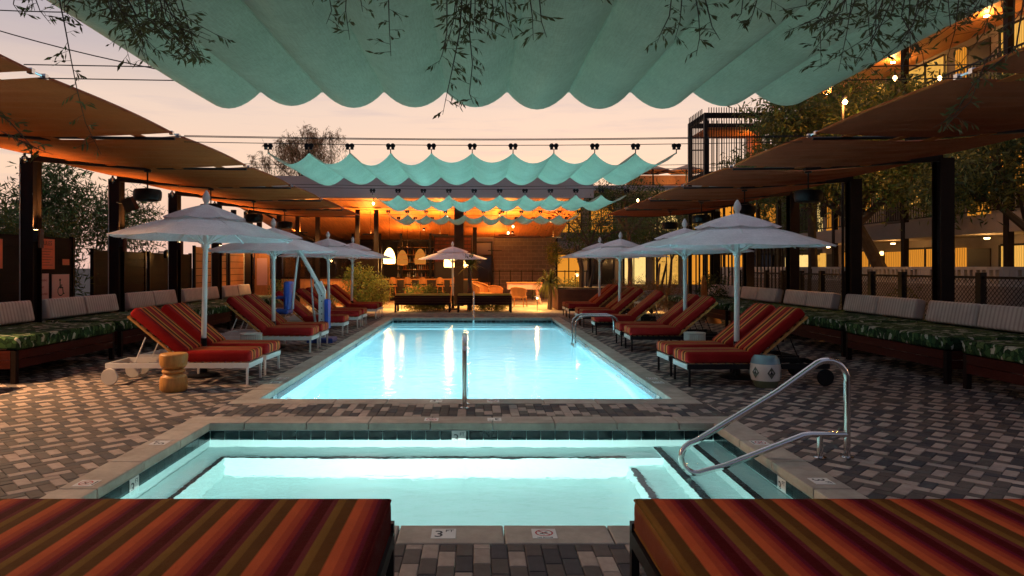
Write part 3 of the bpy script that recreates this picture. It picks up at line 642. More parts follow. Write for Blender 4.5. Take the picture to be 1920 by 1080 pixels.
# ================================================================== POOL LIFT
t = thing('pool_lift', 'white pool lift crane with hanging blue seat', 'pool lift', (-3.42,15.1,0))
MB().cham(-.28,.28,-.25,.25,.0,.10,.02).build('base', 'blue_plastic', t)
q = MB(); q.b2(-.07,.07,-.05,.05,.10,1.12); m_ = q.build('mast', 'white_metal', t)
for z in (.35,.5,.62,.75,.9,1.02): MB().lathe([(.014,-.056),(.014,-.05)], (0,0,z), 10, axis='y').build('bolt', 'black_metal', m_)
MB().b2(-.04,.04,-.058,-.0505,.40,.46).build('warning_label', 'red_ink', m_)
MB().cham(.075,.16,-.12,.12,.30,.95,.02).build('battery_box', 'blue_plastic', t)
q = MB(); 
for y in (-.045,.045): q.tube([(.02,y,1.08),(-.10,y,1.30),(-.50,y,2.02)], .036, 6)
q.box((-.05,0,1.2),(.17,.11,.24),(0,R(-25),0)); q.build('boom_arm', 'white_metal', t)
MB().tube([(-.12,0,.22),(-.20,0,.75),(-.25,0,1.5)], [.03,.022,.014], 8).build('actuator', 'grey_metal', t)
MB().tube([(-.52,0,2.02),(-.60,0,1.35),(-.66,0,.72)], .024, 8).build('hanger_pole', 'white_metal', t)
st = bm_obj('seat_back', cushion(-.80,-.67,-.23,.23,.70,1.34,.05,3), 'blue_plastic', t)
bm_obj('seat_pan', cushion(-1.22,-.70,-.24,.24,.62,.74,.04,2), 'blue_plastic', t)
MB().tube([(-1.15,0,.64),(-1.38,0,.42),(-1.5,0,.40)], .03, 8).build('footrest', 'white_metal', t)
for y in (-.24,.24): MB().tube([(-.74,y,.80),(-.74,y,.98),(-1.05,y,.98)], .025, 8).build('armrest', 'blue_plastic', t)
# ================================================================== SHADE STRUCTURE
BAYS = [3.55+2.95*i for i in range(8)]        # 3.55, 6.5, 9.45, 12.4, 15.35, 18.3, 21.25, 24.2
XL, XR = -8.1, 8.47; IL, IR = -4.18, 4.65; ZO, ZI = 3.68, 3.46
ORD = ['first','second','third','fourth','fifth','sixth','seventh','eighth']
def post(side, k, y):
    x = XL if side < 0 else XR; sd_ = 'left' if side < 0 else 'right'; s = side
    t = thing('shade_post', f'dark steel column with cantilever arm, {ORD[k]} from camera on the {sd_} side', 'post', (x,y,0), 0 if s < 0 else PI, 'steel columns carrying the shade sails')
    q = MB(); q.b2(-.12,.12,-.13,-.105,0,3.62); q.b2(-.12,.12,.105,.13,0,3.62); q.b2(-.05,.05,-.1045,.1045,0,3.615); q.build('column', 'brown_steel', t)
    MB().b2(-.16,.16,-.17,.17,0,.02).build('base_plate', 'black_metal', t)
    q = MB(); L = 2.2 if s < 0 else 2.55; a = math.atan2(.17, L); q.box((L/2,0,3.555),(L-.05,.10,.13),(0,a,0)); q.build('arm', 'brown_steel', t)
    q = MB(); q.tube([(L-.1,0,3.45),(abs(x-(IL if s<0 else IR)),0,ZI-.03)], .022, 8); q.build('arm_tip', 'black_metal', t)
    MB().tube([(-.10,-.15,.3),(-.10,-.15,3.5)], .010, 6).build('conduit', 'grey_metal', t)
    b = MB().lathe([(.005,-.075),(.04,-.06),(.062,-.02),(.062,.015),(.045,.05),(.02,.065)], (.02,-.2,3.58), 14).build('globe_lamp', 'glass_bulb', t)
    MB().lathe([(.022,.06),(.022,.10)], (.02,-.2,3.58), 10).build('lamp_cap', 'black_metal', b)
    MB().lathe([(.003,-.03),(.02,-.01),(.012,.04)], (.02,-.2,3.58), 10).build('filament', 'drum_white', b)
    return t
for k, y in enumerate(BAYS[2:]):
    for s in (-1, 1):
        t = post(s, k, y)
        if s < 0:     # brass up-light on the pool face of the left columns
            q = MB(); q.b2(.125,.20,-.14,.0,2.12,2.32); b = q.build('sconce', 'black_metal', t); MB().b2(.205,.235,-.12,.0,2.0,2.34).build('sconce_shield', 'corten', b)
            q = MB(); q.b2(.135,.19,-.13,-.02,2.322,2.326); q.build('sconce_lens', 'bulb_warm', b)
            lamp('sconce_light', 'SPOT', (.17,-.10,2.36), 230 if k < 4 else 260, WARM, t, .03, rot=(R(180+6),R(8),0), spot=115, blend=.9)
def hang_heater(x, y, z, label, parent_h=.45):
    t = thing('pendant_heater', label, 'pendant heater', (x,y,z), 0, 'black drum pendants hung from the steel arms')
    MB().lathe([(.17,-.11),(.225,-.09),(.24,-.02),(.24,.06),(.215,.10),(.08,.12)], n=24).build('drum', 'black_metal', t)
    MB().tube([(0,0,.10),(0,0,parent_h)], .014, 8).build('rod', 'black_metal', t); MB().lathe([(.06,parent_h-.03),(.06,parent_h)], n=14).build('ceiling_rose', 'black_metal', t)
for k in (3,4,5,6):
    y = BAYS[k]; hang_heater(-5.98, y, 2.96, f'black drum pendant under left arm, {ORD[k-3]} from camera'); hang_heater(6.02, y, 2.94, f'black drum pendant under right arm, {ORD[k-3]} from camera')
t = thing('loudspeaker', 'small black loudspeaker fixed to the second left column', 'loudspeaker', (-7.72,15.2,3.05)); q = MB(); q.box((0,0,0),(.22,.2,.3),(R(15),R(-20),0)); q.build('cabinet','black_metal',t); MB().tube([(-.30,0,.05),(0,0,0)],.02,8).build('bracket','black_metal',t)

def sail(side, k):
    y0, y1 = BAYS[k]+.10, BAYS[k+1]-.10; xo, xi = (XL-.1, IL) if side < 0 else (XR+.1, IR); sd_ = 'left' if side < 0 else 'right'
    t = thing('shade_sail', f'rust brown shade sail over the {sd_} banquettes, {ORD[k]} bay from camera', 'shade sail', (0,0,0), 0, 'rust shade sails over the banquettes')
    ph = random.uniform(0, 6)
    def fn(u, v):
        x = xi+(xo-xi)*u; y = y0+(y1-y0)*v; z = ZI+(ZO-ZI)*u - .15*math.sin(PI*u)*(.35+.65*abs(2*v-1)**1.5) + .03
        e = math.sin(PI*u)
        z += e*.010*math.sin(v*34+ph+1.3*math.sin(5*u+ph)) + e*.007*math.sin(v*61+2*ph+2*math.sin(7*u))
        y += (.07*math.sin(PI*u))*(1-2*v)*.8
        x += (.10*math.sin(PI*v))*(1-2*u)*.6*(1 if side < 0 else 1)*(-1 if side < 0 else -1)*-1*(1 if side>0 else -1)*-1
        return (x, y, z)
    q = MB(); q.grid(fn, 22, 60); s = q.build('fabric', 'rust_cloth' if side < 0 else 'rust_dark_cloth', t)
    q = MB(); pts = [fn(0, i/20) for i in range(21)]; q.tube(pts, .016, 6); q.build('edge_hem', 'rust_dark_cloth' if side < 0 else 'rust_cloth', t)
    for v in (0, 1):
        p = Vector(fn(0, v)); q = MB(); q.tube([p, (IL if side < 0 else IR, BAYS[k+v], ZI+.03)], .012, 6); q.box(p, (.05,.05,.05)); q.build('corner_shackle', 'chrome', t)
    if k < 6:
        q = MB()
        for u in (.12,.30,.42,.60,.78): a = fn(u,1); q.b2(a[0]-.07, a[0]+.07, a[1]-.02, BAYS[k+1]+.14, a[2]-.004, a[2]+.004)
        q.build('lacing_strap', 'rust_cloth', t)
for k in range(7):
    sail(-1, k); sail(1, k)

# ---------------------------------------------------------------- wave canopies over the pool
def wave(k, x0, x1, y0, y1, z, sag, label):
    n = 10; t = thing('wave_canopy', label, 'canopy', (0,0,0), 0, 'teal wave canopies strung over the pool')
    q = MB(); amp = [sag*random.uniform(.88,1.12) for _ in range(n)]
    for i in range(n):
        a, b = x0+(x1-x0)*i/n, x0+(x1-x0)*(i+1)/n
        def fn(u, v, a=a, b=b, i=i):
            c = 1-(2*u-1)**2; s_ = amp[i]*c*(1+.06*math.sin(3*v+i)); y = y0+(y1-y0)*v
            edge = .0 if n-1 > i > 0 else 0
            return (a+(b-a)*u+.012*math.sin(6*v+i)*math.sin(PI*u), y+.03*c*(1-2*v), z-.0-s_)
        q.grid(fn, 10, 16)
    q.build('fabric', 'teal_cloth', t)
    for e, y in ((0,y0),(1,y1)):
        for i in range(n+1):
            x = x0+(x1-x0)*i/n; p = MB()
            for dx in (-.032,.032): p.lathe([(.012,-.012),(.034,-.012),(.034,.012),(.012,.012)], (x+dx,y,z+.105), 12, axis='y'); p.b2(x+dx-.02,x+dx+.02,y-.018,y+.018,z+.05,z+.10)
            p.b2(x-.006,x+.006,y-.006,y+.006,z-.005,z+.06); p.build('pulley', 'black_metal', t)
    for i in range(n+1):
        x = x0+(x1-x0)*i/n; MB().tube([(x,y0,z),(x,y1,z)], .010, 6).build('batten', 'teal_cloth', t)
wave(0, -2.56, 3.12, 3.45, 6.30, 3.27, .16, 'large teal wave canopy overhead, cut off by the picture top')
wave(1, -2.98, 2.85, 9.75, 12.35, 3.28, .15, 'teal scalloped wave canopy, second from camera, against the sunset')
wave(2, -2.35, 3.38, 15.4, 18.2, 3.28, .15, 'teal scalloped wave canopy, third from camera')
wave(3, -2.75, 3.16, 21.2, 24.0, 3.28, .15, 'pale teal wave canopy farthest back, before the bar')
CG = 'thin steel cables strung across the pool'
def cable(y, z0, z1, x0=IL, x1=IR, lab='thin dark steel cable strung across the pool between shade sails'):
    q = MB(); q.tube([(x0+(x1-x0)*i/10, y, z0+(z1-z0)*i/10-.05*math.sin(PI*i/10)) for i in range(11)], .0055, 5); o = q.build('steel_cable', 'black_metal'); tag(o, lab, 'cable', CG)
CW = ['under the large overhead canopy','beside the large overhead canopy edge','just before the second canopy, uppermost','carrying the near pulleys of the second canopy','below the near pulleys of the second canopy','carrying the far edge of the second canopy','just behind the second canopy','carrying the near pulleys of the third canopy','below the near pulleys of the third canopy','carrying the far edge of the third canopy','just behind the third canopy','carrying the near pulleys of the farthest canopy','below the near pulleys of the farthest canopy','behind the farthest canopy, before the bar']
for (y, dz), wds in zip(((6.30,.10),(6.5,.03),(9.45,.04),(9.75,.11),(9.75,.02),(12.35,.10),(12.4,.04),(15.4,.10),(15.35,.03),(18.2,.10),(18.3,.03),(21.2,.10),(21.25,.03),(24.0,.10)), CW): cable(y, ZI+dz-.04, ZI+dz-.04, lab='thin dark cable '+wds)
cable(6.5, 4.1, 3.45, -5.2, -2.6, 'thin cable sloping down from upper left to the large canopy')
cable(6.3, 4.15, 4.0, -6.0, -3.0, 'uppermost thin cable in the upper left sky')

# ================================================================== BANQUETTES
def banquette():
    t = thing('banquette', '', 'banquette'); L = 1.31; D = 1.72
    for x in (.03, D-.03):
        for y in (-L+.03, L-.03): MB().b2(x-.035, x+.035, y-.035, y+.035, 0, .47).build('leg', 'dark_wood', t)
    for z in (.215, .345):
        MB().b2(-.008,.016,-L+.067,L-.067,z,z+.122).build('plank', 'red_wood', t)
        for y in (-L-.008, L-.016): MB().b2(.067,D-.067,y,y+.024,z,z+.122).build('plank', 'red_wood', t)
    MB().b2(.04,D-.04,-L+.02,L-.02,.44,.468).build('platform', 'dark_wood', t)
    bm_obj('cushion', cushion(-.03, D-.02, -L+.0, L-.0, .48, .665, .035, 3), 'leaf_cloth', t)
    for y0, y1 in ((-L+.08,-.02),(.02,L-.08)):
        bm = cushion(-.10,.10,y0,y1,-.19,.19,.05,3); bm.transform(Matrix.Translation((D-.24,0,.865)) @ Matrix.Rotation(R(12),4,'Y')); bm_obj('back_cushion', bm, 'ticking', t)
    return t
BQ = banquette(); fb = True
for k in range(1, 7):
    y = BAYS[k]+1.475
    for s in (-1, 1):
        if k == 1 and s < 0: pass
        o = place(BQ, fb, ((6.62+(.12 if k > 2 else 0)) if s > 0 else -6.5-(.05 if k > 2 else 0), y, 0), 0 if s > 0 else PI, f'leaf print banquette with pale back cushions, {ORD[k-1]} from camera on the {"right" if s > 0 else "left"} side', 'leaf print banquettes under the sails'); fb = False

# ================================================================== LEFT FENCE AND SIGNS
def fence(y0, y1, h, label, m='dark_wood', nb=10, x=-8.85):
    t = thing('board_fence', label, 'fence', (x,y0,0), 0, 'dark board fence panels behind the left banquettes')
    bh = h/nb
    for i in range(nb): MB().b2(-.012,.012,.04,y1-y0-.04,i*bh+.012,(i+1)*bh-.006).build('board', m, t)
    MB().b2(-.03,-.0125,.04,y1-y0-.04,0,h-.01).build('backing', 'dark_wood', t)
    for y in (0, y1-y0): MB().b2(-.05,.03,y-.04,y+.04,0,h+.03).build('fence_post', 'brown_steel', t)
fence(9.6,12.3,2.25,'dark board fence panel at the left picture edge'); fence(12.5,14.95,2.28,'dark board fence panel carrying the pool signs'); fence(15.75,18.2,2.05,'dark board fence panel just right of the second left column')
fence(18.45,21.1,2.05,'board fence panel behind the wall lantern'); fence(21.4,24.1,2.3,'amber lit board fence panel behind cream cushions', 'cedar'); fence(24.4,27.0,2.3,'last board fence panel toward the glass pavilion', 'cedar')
FX = -8.83
def sign(y, z, w, h, m, label):
    t = thing('sign', label, 'sign', (FX,y,z), R(90)); q = MB(); q.b2(-w/2,w/2,-.008,.0,-h/2,h/2); q.build('plate', m, t); return t
rot90 = (R(90),0,0)
t = sign(14.0,1.92,.54,.62,'sign_red','orange red pool rules sign on the dark fence'); text('lettering','RULES',.13,'ink',t,(.0,-.0095,.22),rot90)
q = MB()
for i in range(7): q.b2(-.2,.2-.05*(i%3),-.0096,-.009,.10-i*.055,.108-i*.055)
q.build('small_print','ink',t)
t = sign(14.66,1.76,.24,.13,'sign_red','small blank orange red plate on the dark fence')
t = sign(13.87,1.12,.40,.80,'sign_pink','pale warning sign with no lifeguard lettering')
for i, s in enumerate(('WARNING','NO','LIFEGUARD','ON DUTY')): text('lettering', s, .062, 'red_ink', t, (.0,-.0095,.26-i*.14), rot90)
t = sign(14.48,1.14,.60,.72,'sign_pink','pale pool lift sign with wheelchair symbol')
q = MB(); yy = -.0095
q.lathe([(.03,-.001),(.03,.001)], (-.03,yy,.24), 14, axis='y'); q.box((-.028,yy,.135),(.032,.002,.15)); q.box((.02,yy,.075),(.11,.002,.028)); q.box((.07,yy,.015),(.028,.002,.12),(0,R(-12),0)); q.box((.095,yy,-.05),(.06,.002,.024)); q.box((.012,yy,.13),(.07,.002,.022))
for i in range(20):
    a, b = R(60+i*13), R(60+(i+1)*13); q.add([(-.012+r*math.cos(c), yy-.0005, .005+r*math.sin(c)) for c in (a,b) for r in (.085,.108)], [(0,1,3,2)])
q.build('wheelchair_symbol','ink',t); text('lettering','Pool Lift',.10,'ink',t,(0,-.0095,-.22),rot90)
sign(12.62,1.9,.16,.55,'sign_red','narrow orange red sign strip left of the first column')
t = thing('wall_lantern', 'small lit lantern on the fence between left columns', 'lantern', (-8.6,18.9,2.0)); MB().lathe([(.05,-.1),(.07,-.06),(.07,.08),(.03,.13)], n=12, caps=False).build('cage','black_metal',t); MB().lathe([(.002,-.06),(.04,0),(.002,.06)], n=12).build('bulb','bulb_warm',t); lamp('lantern_light','POINT',(.15,0,0),14,WARM,t,.05); MB().b2(-.22,-.05,-.02,.02,.05,.09).build('bracket','black_metal',t)
lamp_t = thing('fence_spotlight', 'small spotlight washing the amber board fence', 'spotlight', (-8.0,23.6,2.6)); MB().lathe([(.03,-.06),(.05,.06)], n=12).build('can','black_metal',lamp_t); MB().tube([(0,0,.06),(-.1,.6,1.0)],.012,6).build('stem','black_metal',lamp_t); lamp('fence_light','SPOT',(0,0,-.08),150,WARM,lamp_t,.05,rot=(R(25),R(-20),0),spot=120)

# ================================================================== RIGHT FENCE, BREEZE WALL
t = thing('mesh_fence', 'black wire mesh fence behind the right banquettes', 'fence', (9.6,10.6,0))
for i in range(13): MB().b2(-.06,.06,i*1.2-.07,i*1.2+.07,0,1.55).build('fence_post','black_metal',t)
for i in range(12):
    y = i*1.2; MB().b2(-.02,.02,y+.071,y+1.129,1.43,1.48).build('top_rail','black_metal',t); q = MB()
    for j in range(-11, 11):
        for sg in (1,-1):
            a0 = j*.1; p0, p1 = (y+.08+a0, .1), (y+.08+a0+1.33, 1.43)
            # clip to the bay
            def clip(pt0, pt1, lo, hi):
                (u0,z0),(u1,z1) = pt0, pt1
                if u0 < lo: z0 += (lo-u0)*(z1-z0)/(u1-u0); u0 = lo
                if u1 > hi: z1 -= (u1-hi)*(z1-z0)/(u1-u0); u1 = hi
                return (u0,z0),(u1,z1)
            c0, c1 = clip(p0, p1, y+.08, y+1.12)
            if c1[0]-c0[0] < .03: continue
            f = (lambda u: u) if sg > 0 else (lambda u: 2*y+1.2-u)
            q.tube([(0,f(c0[0]),c0[1]),(0,f(c1[0]),c1[1])], .006, 3, caps=False)
    q.build('wire_mesh','black_metal',t)
t = thing('breeze_block_wall', 'low wall topped by pale pierced blocks before the motel', 'wall', (11.6,12.6,0))
MB().b2(-.09,.09,0,20,0,1.22).build('wall_base','stucco',t)
for c in range(50):
    q = MB(); y = c*.4+.004; z0, z1 = 1.222, 1.66
    q.b2(-.08,.08,y,y+.05,z0,z1); q.b2(-.08,.08,y+.342,y+.392,z0,z1); q.b2(-.079,.079,y+.0505,y+.3415,z0,z0+.07); q.b2(-.079,.079,y+.0505,y+.3415,z1-.07,z1); q.b2(-.078,.078,y+.165,y+.227,z0+.0705,z1-.0705)
    if c % 7 == 5: q.b2(-.07,.07,y+.051,y+.34,z0+.071,z1-.071)
    q.build('block','breeze_white',t)

# ================================================================== MOTEL (side range) and end wing
mo = thing('motel_building', 'three storey motel range with lit windows behind the trees on the right', 'building', (15,9,0))
Lm = 20.6
MB().b2(.0,.3,0,Lm,-.02,8.6).build('wall','stucco',mo)
for z in (2.55, 5.65): MB().b2(-1.55,-.001,0,Lm,z,z+.5).build('floor_slab','stucco',mo)
rf = MB(); rf.b2(-2.2,.35,-.2,Lm+.2,8.62,9.15); rfo = rf.build('roof','fascia',mo); MB().b2(-2.18,-.001,-.15,Lm+.15,8.585,8.617).build('soffit','cedar',rfo)
for i in range(5):
    y = i*4.2+.2
    for lv, z in enumerate((0, 3.06, 6.16)):
        kind = random.choice(['window_warm','window_amber','window_pale','window_warm']); q = MB(); q.b2(-.045,-.006,y,y+1.9,z+.75,z+2.25)
        w = q.build('window', kind, mo); q = MB()
        for yy2 in (y, y+.95, y+1.9): q.b2(-.075,-.046,yy2-.035,yy2+.035,z+.72,z+2.28)
        q.b2(-.074,-.046,y+.036,y+.914,z+2.25,z+2.31); q.b2(-.074,-.046,y+.986,y+1.864,z+2.25,z+2.31); q.b2(-.074,-.046,y,y+1.9,z+.69,z+.719); q.build('window_frame','black_metal',w)
        q = MB(); q.b2(-.05,-.006,y+2.3,y+3.2,z+.02,z+2.2); d = q.build('door','bar_dark' if random.random() < .6 else 'window_amber', mo)
        q = MB(); q.b2(-.04,-.006,y+3.3,y+3.75,z+.75,z+2.25); q.build('window', random.choice(['window_amber','glass_dark','window_warm']), mo)
    for x0 in (-1.5,): MB().b2(x0-.08,x0+.08,y-.35,y-.19,0,8.58).build('column','brown_steel',mo)
    for z in (3.05, 6.15):
        q = MB(); q.b2(-1.52,-1.48,y-.18,y+3.84,z+1.0,z+1.05); q.b2(-1.52,-1.48,y-.18,y+3.84,z+.08,z+.12)
        for j in range(33): q.b2(-1.51,-1.49,y-.16+j*.122,y-.14+j*.122,z+.12,z+1.0)
        q.build('railing','black_metal',mo)
    if i % 2 == 0 or i < 4:
        for z, e in ((2.45,26),(5.55,22),(8.5,45)):
            MB().lathe([(.06,-.03),(.07,0)], (-1.1,y+1,z), 12).build('ceiling_lamp','bulb_hot' if z > 8 else 'bulb_warm',mo); lamp('ceiling_lamp_light','POINT',(-1.1,y+1,z-.25),e,WARM,mo,.08)
wg = thing('motel_wing', 'two storey motel wing with lit windows across the garden', 'building', (4.6,42,0))
MB().b2(0,18,0,.3,0,6.2).build('wall','stucco',wg); MB().b2(-.1,18,-1.3,-.001,2.75,3.2).build('floor_slab','stucco',wg); MB().b2(-.2,18,-1.5,4,6.202,6.5).build('roof','fascia',wg)
for i in range(9):
    x = .3+i*2.0
    for z in (.1, 3.3):
        w = MB(); w.b2(x,x+1.5,-.05,-.006,z+.5,z+2.3); w = w.build('window', ['window_amber','window_warm','glass_dark','window_amber','window_pale'][(i*2+int(z))%5], wg); q = MB()
        for xx in (x, x+.75, x+1.5): q.b2(xx-.03,xx+.03,-.08,-.051,z+.47,z+2.33)
        q.b2(x,x+1.5,-.079,-.051,z+2.33,z+2.38); q.build('window_frame','black_metal',w)
    MB().b2(x-.2,x-.08,-1.3,-1.18,0,6.2).build('column','brown_steel',wg)
    q = MB(); q.b2(x-.08,x+1.8,-1.28,-1.25,4.25,4.29)
    for j in range(18): q.b2(x-.06+j*.1,x-.045+j*.1,-1.275,-1.255,3.2,4.25)
    q.build('railing','black_metal',wg)
lamp('wing_light','POINT',(3,-.9,2.3),60,WARM,wg,.1); lamp('wing_light','POINT',(7,-.9,5.2),60,WARM,wg,.1)
# roof terrace with two faceted canopies, one lit from within
for x, lit, lab in ((11.1,False,'unlit faceted canopy on the far roof terrace'),(13.2,True,'glowing amber faceted canopy on the far roof terrace')):
    t = thing('terrace_canopy', lab, 'canopy', (x,43,6.5)); q = MB(); n = 6
    for k in range(n):
        a, b = 2*PI*k/n, 2*PI*(k+1)/n; q.add([(0,0,1.6),(1.35*math.cos(a),1.35*math.sin(a),1.15),(1.35*math.cos(b),1.35*math.sin(b),1.15)],[(0,1,2)])
    q.build('canopy_roof','cedar',t); MB().tube([(0,0,0),(0,0,1.6)],.05,8).build('mast','black_metal',t)
    for k in range(n): a = 2*PI*k/n; MB().tube([(0,0,1.0),(1.3*math.cos(a),1.3*math.sin(a),1.15)],.03,6).build('brace','black_metal',t)
    if lit: lamp('terrace_light','POINT',(0,-.6,.6),150,WARM,t,.15); MB().lathe([(.002,-.1),(.1,0),(.002,.1)],(0,-.6,.6),12).build('lantern','bulb_warm',t)
t = thing('terrace_wall', 'amber lit low wall of the far roof terrace', 'wall', (9.8,44.6,6.5)); MB().b2(0,4.6,0,.2,0,1.15).build('panel','cedar',t); MB().b2(0,4.6,-2.9,-2.86,.95,1.0).build('rail','black_metal',t)

# ================================================================== CAGE TOWER
t = thing('stair_tower', 'black steel slatted stair cage rising above the trees', 'tower', (9.05,27,0))
for x in (0, 2.9):
    for y in (0, 2.0): MB().b2(x-.07,x+.07,y-.07,y+.07,0,7.75).build('frame_post','black_metal',t)
for z, h in ((5.28,.14),(7.55,.2)):
    q = MB(); q.b2(.071,2.829,-.06,.06,z,z+h); q.b2(.071,2.829,1.94,2.06,z,z+h); q.b2(-.06,.06,.071,1.929,z,z+h); q.b2(2.84,2.96,.071,1.929,z,z+h); q.build('ring_beam','black_metal',t)
MB().b2(.07,2.83,.07,1.93,5.3,5.4).build('landing','black_metal',t); MB().b2(.07,2.83,.07,1.93,7.1,7.2).build('ceiling','cedar',t)
for i in range(30):
    x = i*.1; 
    if .09 < x < 2.82: MB().b2(x-.012,x+.012,-.10,-.065,5.2,7.95).build('slat','black_metal',t)
    if .09 < x < 2.82 and i % 2 == 0: MB().b2(x-.012,x+.012,2.065,2.10,5.2,7.9).build('slat','black_metal',t)
for i in range(1, 10): y = i*.2; MB().b2(-.10,-.065,y-.010,y+.012,5.2,7.95).build('slat','black_metal',t)
MB().b2(2.35,2.8,1.3,1.9,5.41,7.09).build('lift_shaft','cedar',t); MB().tube([(0.03,.1,6.3),(.03,1.9,6.6)],.03,6).build('handrail','black_metal',t)
lamp('tower_light','POINT',(2.0,.8,6.6),26,AMBER,t,.1)
t = thing('slat_screen', 'black vertical slat gate beside the peacock chair', 'gate', (7.9,24.6,0))
for i in range(26): MB().b2(i*.13-.02,i*.13+.02,-.02,.02,.05,2.75).build('slat','black_metal',t)
q = MB(); q.b2(-.1,3.4,.021,.06,.1,.18); q.b2(-.1,3.4,.021,.06,2.55,2.63); q.build('rail','black_metal',t)
# ================================================================== BAR PAVILION
bp = thing('bar_pavilion', 'open bar pavilion with glowing cedar ceiling and mauve fascia', 'pavilion', (0,27,0))
# shed roof: high toward the pool, falling to the back
def soz(y): return 4.45-.128*y
q = MB(); q.b2(-10.2,4.6,-.12,-.02,4.38,5.25); q.build('fascia','fascia',bp)
sp = .30; n = int(14.6/sp)
for i in range(n):
    x0 = -10.1+i*sp; q = MB(); q.add([(x0+.004,0,soz(0)),(x0+sp-.004,0,soz(0)),(x0+sp-.004,11,soz(11)),(x0+.004,11,soz(11)),(x0+.004,0,soz(0)+.03),(x0+sp-.004,0,soz(0)+.03),(x0+sp-.004,11,soz(11)+.03),(x0+.004,11,soz(11)+.03)],[(0,1,2,3)[::-1],(4,5,6,7),(0,1,5,4),(1,2,6,5),(2,3,7,6),(3,0,4,7)]); q.build('ceiling_plank','cedar',bp)
q = MB(); q.add([(-10.2,-.0,5.2),(4.6,-.0,5.2),(4.6,11.2,3.3),(-10.2,11.2,3.3)],[(0,1,2,3)]); q.build('roof_deck','fascia',bp)
MB().b2(-.96,-.56,2.0,2.4,0,soz(2.2)).build('column','brown_steel',bp); MB().b2(-.2,.0,6.5,6.7,0,soz(6.6)).build('column','brown_steel',bp)
MB().b2(-9.6,.2,10.3,10.5,0,soz(10.4)).build('back_wall','bar_dark',bp)
MB().b2(-10.0,-4.9,9.0,9.1,0,2.8).build('side_panel','bar_dark',bp)
for x in (-6.4,-5.0,-3.9,-2.4): MB().b2(x-.06,x+.06,8.2,8.32,1.1,soz(8.3)).build('mullion','black_metal',bp)
MB().b2(-6.4,-2.4,8.22,8.30,3.0,3.08).build('mullion','black_metal',bp)
# pierced brick screen by the column
for r in range(7):
    for c in range(10): q = MB(); q.b2(-2.2+c*.19+.01,-2.2+c*.19+.18,8.6,8.7,1.9+r*.19+.01,1.9+r*.19+.15); q.build('brick','brick_red',bp)
MB().b2(-2.25,-.25,8.71,8.8,0,3.3).build('screen_backing','bar_dark',bp)
# downlights in the ceiling
for x, y, e in ((-7.5,2.6,260),(-4.4,3.0,270),(1.0,3.0,300),(3.4,4.6,230),(-2.6,6.6,150),(1.8,7.5,170)):
    z = soz(y); b = MB().lathe([(.05,-.10),(.06,-.10),(.06,.0)], (x,y,z-.02), 12).build('downlight','black_metal',bp); MB().lathe([(.045,-.002),(.045,.0)], (x,y,z-.118), 12).build('lens','bulb_warm',b)
for x, y, e in ((-7.6,2.2,120),(-4.6,2.6,130),(-1.6,2.8,120),(1.3,2.8,130),(3.4,3.4,90),(-3.4,6.4,70),(.9,7.2,80)):     # added trough up-lights on thin rods, there to make the ceiling glow
    z = soz(y)-1.0; b = MB(); b.b2(x-.35,x+.35,y-.06,y+.06,z-.06,z-.012); b = b.build('added_uplight_trough','black_metal',bp); MB().tube([(x,y,z-.011),(x,y,soz(y))],.008,5).build('rod','black_metal',b)
    lamp('added_uplight','AREA',(x,y,z),e*1.35,(1,.30,.045),bp,rot=(PI,0,0),size=(.6,.08))
for x, y in ((-2.2,1.0),(.6,1.2),(2.6,1.6),(-4.8,1.4),(3.9,2.8)):  # added spots without fixtures, brightening the patio floor
    lamp('patio_fill_spot','SPOT',(x,y,soz(y)-.16),1300,(1,.52,.15),bp,.04,spot=100,blend=.8)
t = thing('bar_counter', 'long dark bar counter with wooden top under the pendants', 'bar counter', (-5.3,33.5,0)); MB().b2(0,5.3,0,.6,0,1.02).build('front','bar_dark',t); MB().b2(-.05,5.35,-.12,.65,1.022,1.08).build('counter_top','stool_wood',t); MB().tube([(0,-.1,.2),(5.3,-.1,.2)],.025,8).build('foot_rail','chrome',t)
t = thing('bottle_shelf', 'tall back bar shelf crowded with bottles', 'shelf', (-4.3,36.6,0))
for z in (1.1,1.5,1.9,2.3,2.7): MB().b2(0,2.4,0,.35,z,z+.03).build('shelf_board','stool_wood',t)
for x in (0,.8,1.6,2.37): MB().b2(x,x+.03,.0,.34,1.131,2.95).build('upright','black_metal',t)
q = MB()
for z in (1.13,1.53,1.93,2.33):
    for i in range(22):
        x = .06+i*.106; h = random.uniform(.2,.3); q.mi = random.randint(0,3); r = .032; q.lathe([(r,0),(r,h*.6),(.012,h*.75),(.012,h)], (x,random.uniform(.08,.2),z+.002), 6)
q.build('bottles',['glass_dark','rattan','drum_white','leaf_yellow'],t,kind='stuff')
lamp('shelf_light','POINT',(1.2,-.4,2.2),5,AMBER,t,.1)
def bar_stool():
    t = thing('bar_stool','', 'bar stool')
    MB().lathe([(.20,.72),(.21,.74),(.21,.765),(.19,.78)], n=18).build('seat','rattan',t)
    for k in range(4): a = R(45+90*k); MB().tube([(.15*math.cos(a),.15*math.sin(a),.72),(.24*math.cos(a),.24*math.sin(a),0)], .018, 6).build('leg','rattan',t)
    q = MB(); q.tube([(.19*math.cos(R(45+90*k)),.19*math.sin(R(45+90*k)),.25) for k in range(5)], .012, 6); q.build('stretcher','rattan',t)
    q = MB()
    def fn(u, v): a = R(200+140*u); h = .32*(1-(2*u-1)**2*.55)*v; return (.21*math.cos(a), .21*math.sin(a)-.03*v, .80+h+.06)
    q.grid(fn, 10, 5); q.grid(lambda u, v: tuple(Vector(fn(u,v))*.97+Vector((0,0,.03))), 10, 5); q.build('backrest','rattan',t)
    for u in (.1,.9): p = fn(u,0); MB().tube([(p[0],p[1],.75),p], .014, 6).build('back_post','rattan',t)
    return t
BS = bar_stool()
